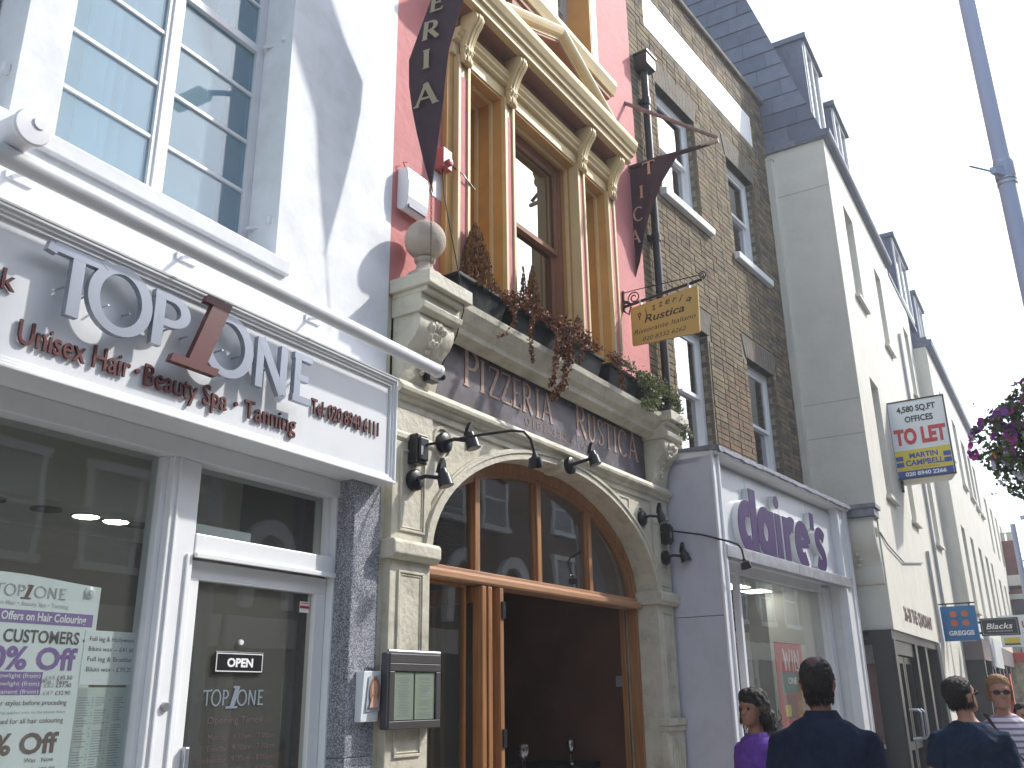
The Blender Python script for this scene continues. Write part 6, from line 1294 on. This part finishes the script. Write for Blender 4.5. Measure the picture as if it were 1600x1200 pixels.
m_jean = mat('denim', (.06, .08, .13), .9, var=.2, vs=12)
m_sand = mat('pale_denim', (.42, .47, .56), .9, var=.15, vs=12)
m_pinkc = mat('pink_top', (.45, .05, .22), .8)
def striped():
    m = mat('white_lilac_stripes', (.62, .60, .66), .85, var=0); n = m.node_tree.nodes; L = m.node_tree.links; g_ = n.new('ShaderNodeTexCoord'); s_ = n.new('ShaderNodeSeparateXYZ'); L.new(g_.outputs['Object'], s_.inputs[0])
    w_ = n.new('ShaderNodeMath'); w_.operation = 'MULTIPLY'; w_.inputs[1].default_value = 2*math.pi/.042; L.new(s_.outputs[2], w_.inputs[0]); si = n.new('ShaderNodeMath'); si.operation = 'SINE'; L.new(w_.outputs[0], si.inputs[0]); gt = n.new('ShaderNodeMath'); gt.operation = 'GREATER_THAN'; gt.inputs[1].default_value = .35; L.new(si.outputs[0], gt.inputs[0])
    mx = n.new('ShaderNodeMix'); mx.data_type = 'RGBA'; L.new(gt.outputs[0], mx.inputs[0]); mx.inputs[6].default_value = (.66, .64, .68, 1); mx.inputs[7].default_value = (.27, .20, .33, 1); L.new(mx.outputs[2], n['Principled BSDF'].inputs['Base Color']); return m
# yaw: the figure faces local +Y, turned by yaw degrees from world +Y
person('man in a navy shirt seen from behind, thinning dark hair, nearest the camera', 4.95, -2.30, -74, 1.775, m_navy, m_black, m_hairb, 'balding', m_skin2, 'long', arms=((.0, .02), (.0, .02)), headyaw=-8, headtilt=2, wid=1.13)
person('woman in a violet short sleeved blouse with long dark curly hair, by the white shopfront', 6.2, -1.50, 55, 1.63, m_purp, m_jean, m_hairb, 'curly', m_skin2, 'short', arms=((.02, .05), (.02, .05)), headyaw=15, wid=.88)
t_, Hd_, s_, f_ = person('man in a dark blue t-shirt looking down to the right, wearing sunglasses', 6.72, -2.71, -76, 1.70, m_navy2, m_jean, m_hairb, 'short', m_skin, 'short', arms=((.03, .06), (.03, .06)), headyaw=-48, headtilt=12, wid=1.0)
def shades(t, Hd, s):
    q = MB()
    for sd in (-1, 1): q.rings([[Hd(p) for p in [(sd*.033+.025*math.cos(a), -.098-yy, 1.640+.017*math.sin(a)) for a in [i*2*math.pi/12 for i in range(12)]]] for yy in (0, .004)]); q.tube([Hd((sd*.058, -.09, 1.645)), Hd((sd*.078, -.02, 1.645)), Hd((sd*.078, .01, 1.640))], .003*s, 5)
    q.tube([Hd((-.01, -.1, 1.645)), Hd((.01, -.1, 1.645))], .003*s, 5); q.build('sunglasses', m_black, t, smooth=True)
shades(t_, Hd_, s_)
t_, Hd_, s_, f_ = person('woman in a white and lilac striped top with sunglasses and a shoulder strap', 7.95, -2.78, 105, 1.715, striped(), m_sand, m_hairg, 'tail', m_skin, 'short', arms=((.02, .06), (.02, .06)), headyaw=0, wid=.92)
shades(t_, Hd_, s_)
q = MB(); ps_ = [(.13, -.06, 1.46), (.10, -.135, 1.38), (.0, -.145, 1.22), (-.12, -.14, 1.08), (-.20, -.06, .96)]
q.rings([[(x_-.018, y_, z_-.012), (x_-.018, y_-.006, z_-.012), (x_+.018, y_-.006, z_+.012), (x_+.018, y_, z_+.012)] for x_, y_, z_ in ps_]); q.rings([[(x_-.018, y_, z_-.012), (x_-.018, y_+.006, z_-.012), (x_+.018, y_+.006, z_+.012), (x_+.018, y_, z_+.012)] for x_, y_, z_ in [(.13, -.06, 1.46), (.12, .06, 1.45), (.02, .14, 1.30), (-.12, .14, 1.10), (-.20, .02, .96)]]); q.build('bag_strap', m_black, t_)
q = MB(); q.box(-.30, -.19, -.12, .10, .74, .98); q.build('shoulder_bag', m_black, t_, bevel=.02)
person('woman in a dark top with blonde hair, cut by the right edge of the photo', 5.9, -3.24, -70, 1.49, m_black, m_jean, m_hairbl, 'long', m_skin, 'none', arms=((.05, .12), (.05, .12)), wid=.92)
person('distant person with dark hair in dark clothes near the right edge', 9.9, -2.72, 110, 1.50, m_black, m_jean, m_hairb, 'short', m_skin, 'short', vq=1.5)
person('distant person in a magenta top farther down the street', 12.5, -2.72, 115, 1.66, m_pinkc, m_jean, m_hairb, 'tail', m_skin, 'short', wid=.9, vq=1.7)
person('person in a pink t-shirt standing inside the shop, behind the red poster', 10.9, .10, 200, 1.60, m_pinkc, m_jean, m_hairb, 'short', m_skin2, 'short', vq=1.5)
